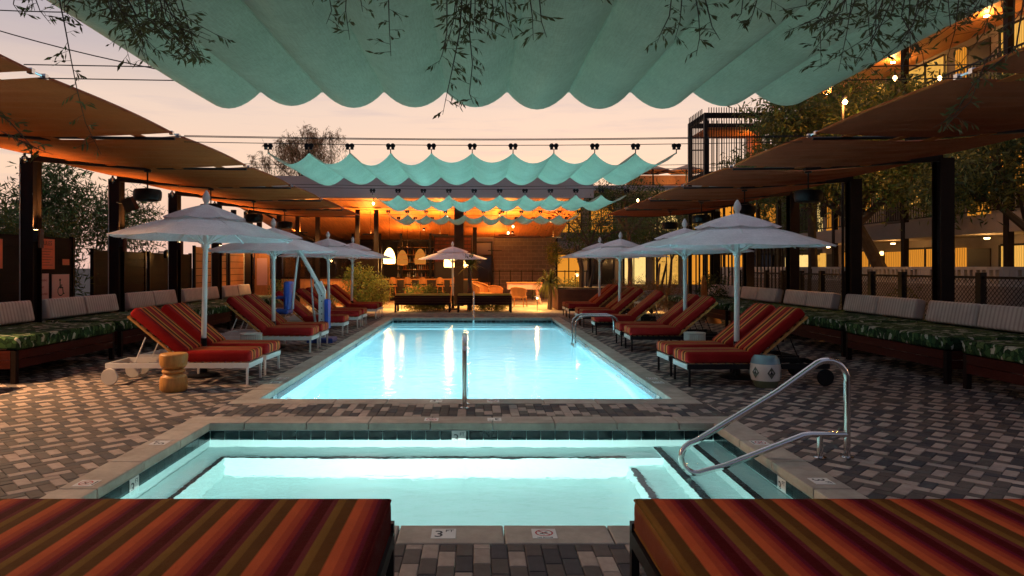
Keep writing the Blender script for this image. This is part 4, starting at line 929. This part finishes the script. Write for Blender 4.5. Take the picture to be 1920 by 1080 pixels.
for i, x in enumerate((-4.75,-4.01,-3.28,-2.56,-1.75,-1.09)): place(BS, i == 0, (x,32.6,0), R(random.uniform(-8,8)), f'rattan bar stool with rounded back, {ORD[i]} from the left at the counter', 'rattan bar stools at the counter')
def pendant(x, y, z, m, label, e):
    t = thing('pendant_lamp', label, 'pendant lamp', (x,y,z), 0, 'woven pendant lamps over the bar')
    MB().lathe([(.24,-.36),(.27,-.30),(.27,-.10),(.22,.14),(.12,.30),(.05,.36)], n=20, caps=False).build('shade', m, t); MB().tube([(0,0,.36),(0,0,soz(y-27)-z)], .008, 5).build('cord','black_metal',t)
    for zz, r in ((-.36,.245),(-.1,.275),(.14,.225)): MB().tube([(r*math.cos(2*PI*k/16),r*math.sin(2*PI*k/16),zz) for k in range(17)], .010, 5, caps=False).build('weave_ring','rattan',t)
    if e: lamp('pendant_light','POINT',(0,-.4,-.45),e,WARM,t,.12)
pendant(-3.97,31,2.16,'pendant_lit','brightest glowing woven pendant lamp over the bar',70); pendant(-3.62,33.2,2.12,'pendant_glow','dimmer amber woven pendant next to the brightest one',14); pendant(-2.65,32,2.15,'pendant_glow','dark amber woven pendant beside the far parasol',0)
pendant(-1.22,31,2.0,'pendant_lit','bright woven pendant half hidden behind far parasol, first',40); pendant(-.55,31,2.0,'pendant_lit','bright woven pendant just right of far parasol pole',40)
# far grey block wall, door, service opening
t = thing('block_wall', 'grey concrete block wall closing the patio', 'wall', (.87,36,0))
for r in range(16):
    for c in range(9):
        x0 = max(0, c*.4-(.2 if r % 2 else 0)); x1 = min(3.3, c*.4+.4-(.2 if r % 2 else 0))
        if x1-x0 > .05: q = MB(); q.cham(x0+.005,x1-.005,0,.19,r*.2+.005,(r+1)*.2-.005,.003); q.build('block','block_grey',t)
MB().b2(.01,3.29,.01,.18,0,3.19).build('mortar','concrete',t)
t = thing('upper_wall','grey panel above the service door','wall',(-.35,36.4,0)); MB().b2(0,1.3,0,.15,0,3.3).build('panel','fascia',t)
t = thing('service_door', 'dark framed glass service door between bar and block wall', 'door', (-.1,35.8,0)); q = MB(); q.b2(0,.08,0,.1,0,3.0); q.b2(.85,.93,0,.1,0,3.0); q.b2(.081,.849,0,.1,2.2,2.3); q.b2(.081,.849,0,.1,2.92,3.0); q.build('frame','black_metal',t); MB().b2(.081,.849,.03,.05,0,2.199).build('pane','glass_dark',t); MB().b2(.12,.8,-.3,-.02,.02,.85).build('crate','rattan',t)
t = thing('steel_fence', 'thin black steel fence before the block wall', 'fence', (.6,34.5,0))
for i in range(10): MB().b2(i*.55-.02,i*.55+.02,-.02,.02,0,1.5).build('fence_post','black_metal',t)
MB().b2(0,5,-.03,-.021,1.42,1.47).build('top_rail','black_metal',t)
# ---------------------------------------------------------------- glass pavilion on the left
gp = thing('glass_pavilion', 'dark timber pavilion with warm glazed front left of the bar', 'building', (-10.4,29.2,0))
for x in (0,1.1,1.95,2.75,3.6,5.3,6.1): MB().b2(x-.09,x+.09,-.09,.09,0,4.1).build('timber_post','dark_wood',gp)
for i, (x0, x1) in enumerate(((0,1.1),(1.1,1.95),(1.95,2.75),(2.75,3.6),(3.6,5.3))):
    for k in range(max(1, int((x1-x0-.19)/.2))): MB().b2(x0+.095+k*.2,x0+.095+k*.2+.192,-.02,.02,0,1.15).build('wainscot_board','cedar',gp)
    MB().b2(x0+.091,x1-.091,-.05,.05,1.16,1.24).build('sill','dark_wood',gp); MB().b2(x0+.091,x1-.091,-.05,.05,2.55,2.67).build('transom','dark_wood',gp)
    MB().b2(x0+.091,x1-.091,-.004,.004,1.241,2.549).build('pane','glass_bulb',gp)
MB().tube([(1.2,.3,2.6),(3.6,.3,1.3)],.04,6).build('brace','dark_wood',gp); MB().tube([(1.2,.1,4.0),(3.6,.1,2.7)],.05,6).build('brace','dark_wood',gp); MB().b2(-.1,6.2,.9,1.0,0,2.5).build('back_wall','dark_wood',gp)
MB().b2(.2,.6,.5,.55,1.2,2.4).build('notice_board','sign_pink',gp)
lamp('pavilion_light','POINT',(1.6,.3,2.3),60,WARM,gp,.15); lamp('pavilion_light','POINT',(3.6,-.5,2.6),50,WARM,gp,.15)
t = thing('info_board', 'tall amber lit notice board beside the glass pavilion', 'notice board', (-8.35,26.6,0)); MB().b2(-.28,.28,-.05,.05,0,2.3).build('panel','cedar',t); MB().b2(-.2,.2,-.06,-.051,.95,2.0).build('paper','sign_pink',t); lamp('board_light','POINT',(.2,-.7,2.5),24,WARM,t,.06); MB().tube([(.2,-.05,2.3),(.2,-.7,2.58)],.012,6).build('lamp_arm','black_metal',t)
t = thing('menu_screen', 'small bright white screen beside the bar shrubs', 'screen', (-5.9,31.5,1.75)); MB().b2(-.14,.14,0,.03,-.09,.11).build('display','screen',t); MB().b2(-.16,.16,.031,.05,-.11,.13).build('casing','black_metal',t); MB().b2(-.02,.02,.05,.09,-1.75,.0).build('stand','black_metal',t)
# ---------------------------------------------------------------- benches and patio furniture
def bench(x0, x1, label):
    t = thing('bench', label, 'bench', (x0,24.85,0), 0, 'black slatted benches with mustard cushions'); L = x1-x0
    for x in (.04, L-.04):
        for y in (.03,.80): MB().b2(x-.035,x+.035,y-.03,y+.03,0,.30).build('leg','black_metal',t)
    for i in range(4): MB().b2(0,L,0,.03,.30+i*.08,.37+i*.08).build('back_slat','red_wood',t)
    MB().b2(0,L,.031,.83,.27,.32).build('seat','dark_wood',t); bm_obj('seat_cushion',cushion(.02,L-.02,.05,.83,.322,.46,.04,2),'mustard_cloth',t); bm_obj('back_cushion',cushion(.02,L-.02,.035,.20,.465,.69,.05,2),'mustard_cloth',t)
bench(-3.0,-.96,'black bench with mustard cushion left of the far parasol'); bench(-.72,1.28,'black bench with mustard cushion right of the far parasol')
t = thing('foosball_table', 'pink foosball table on the amber patio', 'game table', (2.1,30.2,0))
MB().b2(-.75,.75,-.38,.38,.68,.95).build('cabinet','sign_pink',t)
for x in (-.62,.62):
    for y in (-.28,.28): MB().tube([(x*.85,y,.68),(x*1.15,y*1.2,0)],.05,6).build('leg','sign_pink',t)
for i in range(6): MB().tube([(-.6+i*.24,-.55,.84),(-.6+i*.24,.45,.84)],.010,6).build('rod','chrome',t)
MB().b2(-.78,.78,-.41,.41,.951,.985).build('rim','rattan',t)
def armchair(x, y, rz, label, m='rattan', sc=1.):
    t = thing('armchair', label, 'armchair', (x,y,0), rz, 'low woven armchairs around the patio')
    for a in (-.26,.26):
        for b in (-.24,.24): MB().tube([(a,b,.40),(a*1.08,b*1.1,0)],.022,6).build('leg',m,t)
    bm_obj('seat',cushion(-.29,.29,-.27,.27,.36,.44,.03,2),m,t)
    q = MB(); fn = lambda u, v: ((.31+.02*v)*math.cos(R(-20+220*u)), (.29+.04*v)*math.sin(R(-20+220*u)), .44+(.20+.18*math.sin(PI*u))*v); q.grid(fn,16,4); q.build('back_shell',m,t); q = MB(); q.tube([fn(i/16,1) for i in range(17)],.025,6); q.build('arm_rim',m,t)
    t.scale = (sc,sc,sc)
armchair(1.75,28.5,R(160),'woven armchair in front of the pink foosball table'); armchair(.85,30.6,R(20),'low woven armchair behind the right bench'); armchair(-2.6,29.0,R(170),'woven armchair behind the left bench'); armchair(.2,29.6,R(60),'tall woven armchair beside the spiky potted yucca',sc=1.25); armchair(5.9,23.9,R(-60),'white framed armchair among the grasses','white_metal')
t = thing('peacock_chair', 'tall rattan peacock chair behind the right loungers', 'chair', (7.0,20.2,0), R(60))
MB().lathe([(.24,0),(.16,.2),(.27,.40)], n=16).build('base','rattan',t); MB().lathe([(.29,.401),(.30,.43),(.27,.45)], n=16).build('seat','rattan',t)
q = MB()
for s_ in (1.,.72,.45): q.tube([(.36*s_*math.cos(R(a)), .24+.03*s_, .85+.55*s_*math.sin(R(a))) for a in range(-60,241,20)], .02, 6)
for a in range(-30,211,20): q.tube([(0,.25,.62),(.36*math.cos(R(a)),.27,.85+.55*math.sin(R(a)))], .010, 5)
q.build('fan_back','rattan',t)
# ================================================================== PLANTS
def leaf_mesh(name, pts, L, Wd, mats, droop=0., jit=1., dirs=None):
    n = len(pts); d = rng.normal(size=(n,3)) if dirs is None else dirs+rng.normal(size=(n,3))*jit; d[:,2] -= droop; d /= np.linalg.norm(d,axis=1)[:,None]
    e = np.cross(d, rng.normal(size=(n,3))); e /= np.linalg.norm(e,axis=1)[:,None]+1e-9
    l = L*rng.uniform(.6,1.3,n)[:,None]; w = Wd*rng.uniform(.7,1.2,n)[:,None]
    V = np.stack([pts, pts+d*l*.5+e*w*.5, pts+d*l, pts+d*l*.5-e*w*.5], 1).reshape(-1,3)
    me = bpy.data.meshes.new(name); me.vertices.add(4*n); me.vertices.foreach_set('co', V.ravel()); me.loops.add(4*n); me.polygons.add(n)
    me.loops.foreach_set('vertex_index', np.arange(4*n)); me.polygons.foreach_set('loop_start', np.arange(0,4*n,4)); me.polygons.foreach_set('loop_total', np.full(n,4))
    mats = [mats] if isinstance(mats,str) else mats
    for m in mats: me.materials.append(MATS[m])
    if len(mats) > 1: me.polygons.foreach_set('material_index', rng.integers(0,len(mats),n))
    me.update(); me.validate(); return me
def cloud(c, r, nclus, per, spread):
    u = rng.normal(size=(nclus,3)); u /= np.linalg.norm(u,axis=1)[:,None]; rad = rng.uniform(.25,1.,(nclus,1))**.5
    cc = np.array(c)+u*rad*np.array(r)
    return (cc[:,None,:]+rng.normal(size=(nclus,per,3))*spread).reshape(-1,3), cc
def tree(name, label, base, blobs, L, Wd, mats, per=26, spread=.22, tr=.1, cat='tree', group=None, droop=.2, stems=1, lean=(0,0)):
    t = thing(name, label, cat, base, 0, group); b0 = Vector((0,0,0)); q = MB(); allp = []; fork = None
    zmin = min(c[2]-r[2] for c, r, n in blobs)-base[2]; cx = np.mean([c[0] for c, r, n in blobs])-base[0]; cyy = np.mean([c[1] for c, r, n in blobs])-base[1]
    fork = Vector((cx*.35+lean[0], cyy*.35+lean[1], max(.3, zmin*.85)))
    for s_ in range(stems):
        o = Vector((random.uniform(-.25,.25),random.uniform(-.25,.25),0))*(stems > 1); q.tube([o, o*1.5+fork*.5+Vector((.06,.04,0)), fork+o*2.5], [tr, tr*.8, tr*.62], 8)
    q.build('trunk','bark',t); q = MB()
    for c, r, n in blobs:
        P, cc = cloud(Vector(c)-Vector(base), r, n, per, spread); allp.append(P); c = Vector(c)-Vector(base); mid = fork.lerp(c,.55)+Vector((random.uniform(-.2,.2),random.uniform(-.2,.2),.1)); q.tube([fork, mid, c], [tr*.55, tr*.38, tr*.18], 6)
        for k in range(0, n, max(1, n//16)): e = Vector(cc[k]); s0 = mid.lerp(c, random.random()); q.tube([s0, s0.lerp(e,.5)+Vector((0,0,.06)), e], [tr*.16, tr*.1, tr*.04], 4, caps=False)
    q.build('branches','bark',t)
    obj('crown', leaf_mesh('crown', np.concatenate(allp), L, Wd, mats, droop), t)
    return t
GB = 'trees and bamboo behind the left fence'
tree('bamboo_clump','feathery bamboo at the left picture edge, behind the first column',(-10.6,13.1,0),[((-10.9,13.0,2.6),(.7,.7,1.0),110),((-10.7,13.3,3.3),(.4,.4,.6),22)],.20,.036,['leaf_olive','leaf_dark'],group=GB,tr=.05,per=24)
tree('bamboo_clump','tall feathery bamboo between the first two left columns',(-10.6,16.4,0),[((-10.5,16.4,2.7),(.8,.8,.8),130),((-10.2,16.6,3.5),(.65,.7,.65),80)],.20,.036,['leaf_olive','leaf_green'],group=GB,tr=.05,per=26)
tree('bamboo_clump','bamboo behind the hanging drum pendant',(-10.7,18.6,0),[((-10.3,18.5,2.8),(.9,.9,.8),120),((-9.9,19.0,3.3),(.6,.7,.5),30)],.20,.036,['leaf_olive','leaf_green'],group=GB,tr=.05,per=24)
tree('bamboo_clump','low green bamboo over the sign fence',(-10.0,14.9,0),[((-10.0,14.6,2.3),(.6,1.0,.6),110),((-9.5,15.4,1.5),(.3,.35,1.3),90)],.20,.036,['leaf_green','leaf_olive','leaf_yellow'],group=GB,tr=.05,per=24)
tree('bamboo_clump','far bamboo left of the glass pavilion',(-11.2,22.5,0),[((-11,22,2.9),(1.0,1.5,.9),70)],.20,.036,['leaf_dark','leaf_green'],group=GB,tr=.05,per=24)
# weeping tree behind the roof
t = thing('weeping_tree','weeping tree with rusty drooping foliage against the sunset','tree',(-10.0,39.5,0)); q = MB()
q.tube([(0,0,0),(.2,0,3.5),(.0,0,6.5)],[.2,.15,.1],8); q.build('trunk','bark',t); q = MB(); P = []
for k in range(13):
    a = 2*PI*k/13+random.uniform(-.3,.3); rr = random.uniform(1.0,3.1); h = random.uniform(8.8,10.4)-.40*rr; L0 = [Vector((0,0,6.3)), Vector((rr*.3*math.cos(a),rr*.3*math.sin(a),h-.9)), Vector((rr*.7*math.cos(a),rr*.7*math.sin(a),h)), Vector((rr*math.cos(a),rr*math.sin(a),h-.3))]
    q.tube(L0,[.05,.03,.018,.008],5,caps=False)
    for m in range(26):
        f = random.uniform(.25,1); s0 = L0[1].lerp(L0[2],f*2-.0) if f < .5 else L0[2].lerp(L0[3],f*2-1); s0 = s0+Vector((random.gauss(0,.25),random.gauss(0,.25),random.gauss(.1,.2))); ln = random.uniform(.5,2.3); sw = Vector((random.uniform(-.3,.45),random.uniform(-.3,.3),0))
        for i in range(34): g_ = i/33; P.append(s0+sw*math.sin(g_*1.5)+Vector((random.gauss(0,.05),random.gauss(0,.05),-ln*g_+.25*math.sin(PI*g_))))
q.build('branches','bark',t); obj('crown',leaf_mesh('crown',np.array(P),.26,.028,['leaf_willow','leaf_willow','leaf_rust','leaf_olive'],1.8),t)
GR = 'trees around the motel garden'
tree('mesquite_tree','large mesquite with leaning trunk before the lit motel windows',(12.6,20.0,0),[((11.2,19.4,4.3),(1.5,1.6,.9),118),((10.2,19.8,5.4),(1.4,1.7,.9),108),((12.6,18.6,4.6),(1.2,1.5,1.1),118),((9.4,20.6,4.4),(1.2,1.6,.8),100),((12.0,19.5,6.1),(1.5,1.6,.8),108),((9.3,20.4,6.2),(1.2,1.4,.7),72)],.20,.055,['leaf_olive','leaf_yellow','leaf_green'],group=GR,tr=.24,per=34,spread=.25,lean=(-1.0,-.2))
tree('mesquite_tree','mesquite tree in front of the black stair cage',(11.6,23.6,0),[((11.0,23.4,6.4),(1.3,1.4,.9),100),((12.2,23.2,5.2),(1.6,1.6,1.0),108),((10.0,24.4,5.2),(1.2,1.2,.6),62),((12.6,23,7.2),(1.2,1.2,.7),72)],.20,.055,['leaf_green','leaf_olive','leaf_yellow'],group=GR,tr=.2,per=32,spread=.24)
tree('mesquite_tree','near mesquite crown at the right picture edge',(12.9,15.4,0),[((11.3,14.9,3.9),(.9,1.2,.9),108),((11.9,14.6,5.2),(1.2,1.2,.9),100),((10.4,15.0,3.4),(.6,.9,.5),72)],.18,.045,['leaf_olive','leaf_yellow','leaf_dark'],group=GR,tr=.16,per=30,spread=.2)
tree('garden_tree','dark leafy tree left of the roof terrace',(7.4,33,0),[((7.2,33,5.3),(1.5,1.5,.9),80),((8.8,33.5,4.7),(1.4,1.4,.9),70),((5.9,33,4.9),(1.0,1.2,.6),36)],.16,.05,['leaf_dark','leaf_green'],group=GR,tr=.15,per=24)
tree('palo_verde','spreading multi stem tree growing from the rusty planter',(4.4,27.4,.75),[((4.0,27.3,3.6),(1.1,1.0,.5),26),((5.4,27.6,3.7),(1.3,1.0,.5),34),((6.6,27.6,3.3),(1.0,1.0,.5),24),((3.1,27.4,3.9),(1.0,.8,.4),18)],.12,.022,['leaf_olive','leaf_green'],group=GR,tr=.075,per=20,spread=.26,stems=3)
tree('palo_verde','thin branching tree behind the right parasols',(6.6,25.8,0),[((6.8,25.8,3.4),(1.2,.9,.7),34),((7.6,26.2,2.7),(.9,.9,.6),26)],.12,.022,['leaf_olive','leaf_green'],group=GR,tr=.06,per=20,spread=.24,stems=2)
tree('garden_tree','leafy screen tree before the lit motel wing, nearer the planter',(6.2,35.5,0),[((6.0,35.5,3.2),(1.6,1.2,1.0),110),((8.0,36,3.6),(1.6,1.2,1.1),100)],.18,.06,['leaf_olive','leaf_green'],group=GR,tr=.1,per=26)
tree('garden_tree','leafy screen tree before the lit motel wing, nearer the tower',(10.2,36.5,0),[((10.0,36.5,3.6),(1.6,1.2,1.2),110),((11.6,36.5,4.6),(1.3,1.2,1.1),80)],.18,.06,['leaf_olive','leaf_dark'],group=GR,tr=.1,per=26)
tree('garden_tree','leafy tree between the motel range and its far wing',(15.6,35.0,0),[((15.6,34.6,3.6),(1.4,1.2,1.3),90),((14.6,35,5.2),(1.3,1.2,1.0),70),((17,35,4.6),(1.3,1.2,1.2),70)],.18,.06,['leaf_olive','leaf_green'],group=GR,tr=.12,per=24)
tree('topiary','small round topiary tree before the block wall corner',(3.75,33,0),[((3.75,33,2.35),(.42,.42,.55),70)],.08,.04,['leaf_yellow','leaf_green'],tr=.03,per=22,spread=.09,cat='topiary')
def shrub(x, y, r, h, mats, label, n=60, L=.13, Wd=.04, per=22):
    t = thing('shrub', label, 'shrub', (x,y,0), 0, 'planting around the terrace'); P, cc = cloud((0,0,h*.5),(r,r,h*.5),n,per,.09); P[:,2] = np.abs(P[:,2])+.02; q = MB()
    for k in range(0, n, 6): q.tube([(0,0,0),Vector(cc[k])*.5+Vector((0,0,.1)),Vector(cc[k])],[.014,.010,.004],4,caps=False)
    q.build('stems','bark',t); obj('foliage',leaf_mesh('foliage',P,L,Wd,mats,-.2),t)
shrub(-4.75,27.6,.8,1.7,['leaf_yellow','leaf_green'],'tall amber lit shrub beside the bar stools',110); shrub(-4.0,28.2,.55,1.25,['leaf_yellow','leaf_olive'],'shorter lit shrub in front of the first bar stool',60); shrub(-5.9,26.6,.5,1.0,['leaf_green','leaf_yellow'],'low shrub behind the last left parasol',40)
shrub(-2.2,27.0,.7,.95,['leaf_yellow','leaf_green'],'bushy shrub behind the left bench',70); shrub(-1.5,26.2,.5,.8,['leaf_yellow','leaf_green'],'bushy shrub beside the far parasol pole',46); shrub(-2.0,25.95,.9,.3,['leaf_yellow'],'low ground plant glowing under the left bench',40); shrub(.5,25.95,.8,.3,['leaf_yellow'],'low ground plant glowing under the right bench',40)
shrub(-7.4,25.6,.45,1.1,['leaf_yellow','leaf_green'],'small leafy shrub beside the notice board',36)
for i, (x, y) in enumerate(((5.4,25.6),(6.2,26.3),(7.0,24.6),(6.2,24.2))): shrub(x,y,.65,1.15,['leaf_rust','leaf_rust','leaf_olive'],['rust red grass clump nearest the planter','rust red grass clump behind the white armchair','dense rust and green shrub by the slat gate','rust red shrub in front of the white armchair'][i],70,.24,.012,24)
shrub(7.9,22.6,.7,1.4,['leaf_dark','leaf_olive'],'dark shrub behind the peacock chair',60); shrub(10.4,16.6,.35,1.2,['leaf_olive','leaf_yellow'],'spindly plant behind the mesh fence',26,.2,.02)
def yucca(x, y, zt, hr, label, droop, mats, n=90):
    t = thing('yucca', label, 'yucca', (x,y,0), 0, 'spiky yuccas on the patio'); MB().tube([(0,0,0),(.02,0,zt*.5),(0,0,zt)],[.10,.08,.07],8).build('trunk','bark',t); q = MB()
    for k in range(n):
        a = random.uniform(0,2*PI); e = random.uniform(-.5 if droop else .0,1.3); L = hr*random.uniform(.75,1.1); d = Vector((math.cos(a)*math.cos(e),math.sin(a)*math.cos(e),math.sin(e))); s_ = Vector((-math.sin(a),math.cos(a),0))*.03; p0 = Vector((0,0,zt)); p1 = p0+d*L*.55; p2 = p0+d*L+Vector((0,0,-droop*L*math.cos(e)))
        q.add([p0-s_,p0+s_,p1+s_,p1-s_,p2],[(0,1,2,3),(3,2,4)])
    q.build('leaf_rosette',mats,t)
yucca(-.28,25.9,1.72,.62,'tall spiky yucca just right of the far parasol',.15,'leaf_yellow'); yucca(2.85,26.7,1.05,.85,'drooping yucca with pale leaves beside the rusty planter',.6,'leaf_yellow',120); yucca(9.2,17.7,.2,.6,'small agave behind the right fence line',.2,'leaf_yellow',40); yucca(9.1,13.4,.5,.5,'spiky agave between the right columns',.1,'leaf_olive',40)
t = thing('corten_planter','long rusty steel planter at the far right of the pool','planter',(3.1,26.1,0)); MB().b2(0,1.75,0,2.4,0,.80).build('box','corten',t); MB().b2(1.752,3.6,.25,2.4,0,.80).build('box','corten',t); MB().b2(.04,3.5,.3,2.36,.80,.84).build('soil','soil',t)
shrub(3.9,27.9,.5,1.25,['leaf_yellow','leaf_olive'],'lit shrub planted in the rusty planter',46,.14,.03)
# small mushroom path lights in the planting
for x, y, z, lab in ((4.15,28.2,.84,'mushroom path light standing in the rusty planter'),(2.3,26.0,0,'mushroom path light beside the drooping yucca'),(5.6,28.3,0,'mushroom path light behind the rusty planter'),(6.6,25.2,0,'mushroom path light among the rust grasses'),(-2.9,26.4,0,'mushroom path light behind the left bench'),(8.6,19.6,0,'mushroom path light near the peacock chair')):
    t = thing('path_light', lab, 'path light', (x,y,z), 0, 'mushroom path lights in the planting'); MB().tube([(0,0,0),(0,0,.5)],.015,6).build('stem','black_metal',t); MB().lathe([(.11,.50),(.10,.53),(.03,.57)],n=14).build('cap','drum_white',t); MB().lathe([(.03,.44),(.03,.495)],n=10).build('bulb','bulb_warm',t); lamp('path_light_bulb','POINT',(0,0,.40),70,WARM,t,.04)
# string bulbs in the trees
t = thing('mast_lamp','very bright amber lamp in the tree above the right sails','lamp',(9.25,17.15,0)); MB().tube([(0,.1,0),(0,.1,5.95)],.035,8).build('mast','black_metal',t); MB().lathe([(.002,-.07),(.06,0),(.002,.07)],(0,0,5.80),14).build('bulb','bulb_hot',t); MB().b2(-.03,.03,-.05,.13,5.9,5.95).build('arm','black_metal',t); lamp('mast_light','POINT',(0,-.1,5.7),220,AMBER,t,.07)
BL = ['small bulb under the bar roof at its left end','small bulb under the bar roof left of the third canopy','small bulb beside the right end of the third canopy','small bulb above the far parasol under the cedar ceiling','small bulb on the wire before the motel soffit, left one','small bulb on the wire before the motel soffit, right one','upper small bulb above the grey block wall','lower small bulb above the grey block wall','small bulb between far canopy and block wall']
for i, (px, py, y) in enumerate(((508,366,28.),(700,382,26.5),(1196,376,26.),(838,408,27.5),(1678,147,16.0),(1762,147,16.5),(962,425,31.),(953,437,32.),(1005,412,28.))):
    x, z = (px-894)*y/1280, 1.65+(501-py)*y/1280; t = thing('string_bulb',BL[i],'bulb',(x,y,z),0,'small bulbs hung on wires'); MB().lathe([(.002,-.06),(.045,-.01),(.035,.04),(.015,.06)],n=12).build('globe','bulb_warm',t); MB().tube([(0,0,.06),(0,0,.22)],.012,6).build('socket','black_metal',t)
# warm flood on an unseen near column: lights the left deck
t = thing('flood_lamp','small warm flood lamp on the nearest left column','lamp',(-7.6,8.9,3.2)); MB().lathe([(.05,-.1),(.08,.06)],n=14).build('can','black_metal',t); MB().tube([(0,0,.06),(-.3,.5,.3)],.015,6).build('bracket','black_metal',t); lamp('flood_light','SPOT',(0,0,-.12),1500,(1,.56,.27),t,.05,rot=(R(-30),R(-32),0),spot=125,blend=.7)
# ================================================================== OVERHANGING MESQUITE
ot = thing('overhanging_mesquite','mesquite branches hanging into the top of the view','tree',(-5.6,-1.0,0))
O = Vector((-5.6,-1.0,0)); MB().tube([(0,0,0),(.3,.3,1.8),(.9,.9,3.6),(1.8,1.8,4.3)],[.2,.17,.13,.09],10).build('trunk','bark',ot)
MB().tube([(1.8,1.8,4.3),(3.5,3.2,4.0),(6.0,3.7,3.75),(9.5,3.75,3.65)],[.09,.06,.045,.02],8).build('limb','bark',ot)
def W2(px, py, y): return Vector(((px-894)*y/1280, y, 1.65+(501-py)*y/1280))-O
def strand(pts, y, dens=1., r0=.004, side=1.):
    P = [W2(px,py,y+random.uniform(-.04,.04)) for px, py in pts]; top = P[0]; P = [Vector((top.x+random.uniform(-.1,.1), 3.72-.0 if top.x > 3 else 3.5, 3.72))]+P if True else P
    q = MB(); n = len(P); q.tube(P, [r0*(1-.75*i/(n-1)) for i in range(n)], 5, caps=False); tips = []; dirs = []
    for a, b in zip(P[1:-1], P[2:]):
        d = (b-a); m = max(2, int(d.length/.034*dens)); dn = d.normalized()
        for i in range(m):
            p = a.lerp(b, (i+random.random()*.5)/m); sg = 1 if random.random() < .5 else -1
            sd_ = Vector((sg*random.uniform(.5,1), random.uniform(-.8,.8), random.uniform(-.7,.25))).normalized(); L = random.uniform(.02,.085)*side; e = p+sd_*L
            q.tube([p, e], [.0012,.0007], 3, caps=False)
            k = random.randint(3,6)
            for j in range(k): tips.append(p.lerp(e,(j+1)/k)); dirs.append((sd_+Vector((random.uniform(-.6,.6),random.uniform(-.6,.6),random.uniform(-1.0,.3)))).normalized())
    o = q.build('twig','twig',ot); obj('leaflets', leaf_mesh('leaflets', np.array([tuple(v) for v in tips]), .038, .0105, 'leaf_near', .25, .35, np.array([tuple(v) for v in dirs])), o, kind='stuff')
T = 2.9
for pts in ([(105,-30),(120,40),(133,110),(145,170),(160,230),(190,290)],[(60,-20),(75,20),(95,45)],[(30,-20),(25,8),(40,30)],[(150,-20),(120,15),(135,40)],
            [(615,-20),(622,20),(612,45)],[(650,-20),(648,20),(656,75)],[(675,-10),(680,22)],[(728,-20),(730,50),(733,105)],
            [(838,-30),(838,60),(830,100),(822,120)],[(868,-30),(862,60),(848,130),(836,185),(830,215)],[(885,-30),(880,60),(886,120),(880,175),(888,195)],[(920,-30),(925,20),(922,65)],[(945,-30),(950,30),(962,70)],[(858,-30),(850,40),(836,90)],[(900,-30),(902,30),(898,60)],
            [(990,-30),(998,30),(1000,75)],[(1010,-20),(1015,40),(1025,70)],[(1120,-20),(1130,5)],[(1262,-30),(1255,30),(1240,60),(1232,80)],[(1300,-30),(1310,30),(1312,70),(1305,105)],[(1280,-20),(1275,40),(1265,75)],[(1320,-10),(1335,50),(1350,75)],[(1395,-20),(1390,25),(1380,40)],[(1425,-20),(1412,25),(1405,45)],[(1450,-20),(1445,20)]):
    strand(pts, T, 1.0)
for k in range(26):     # thick clump at the upper left
    x = random.uniform(190,330); strand([(x,-40),(x+random.uniform(0,40),random.uniform(10,40)),(x+random.uniform(40,110),random.uniform(50,125))], T+random.uniform(-.15,.25), .8)
for k in range(8): x = random.uniform(20,240); strand([(x,-40),(x+random.uniform(-20,20),random.uniform(5,30))], T, .9)
for k in range(6): x = random.uniform(835,930); strand([(x,-40),(x+random.uniform(-15,15),random.uniform(20,70))], T, 1.1)
for k in range(34):     # canopy of twigs at the upper right
    x = random.uniform(1480,1930); y1 = random.uniform(20,150) if x > 1560 else random.uniform(20,70); strand([(x+30,-40),(x+random.uniform(-30,40),y1*.5),(x-random.uniform(0,70),y1)], T+random.uniform(-.3,.5), .75)
for pts in ([(1700,-20),(1690,30),(1730,100),(1735,150)],[(1800,-20),(1790,60),(1770,130)],[(1900,60),(1850,110),(1820,190),(1770,240)],[(1905,90),(1830,150),(1790,215),(1750,240)],[(-20,200),(20,230),(60,275),(100,290)],[(-10,240),(40,265),(75,280)]):
    strand(pts, T, 1.1)

finish_text()
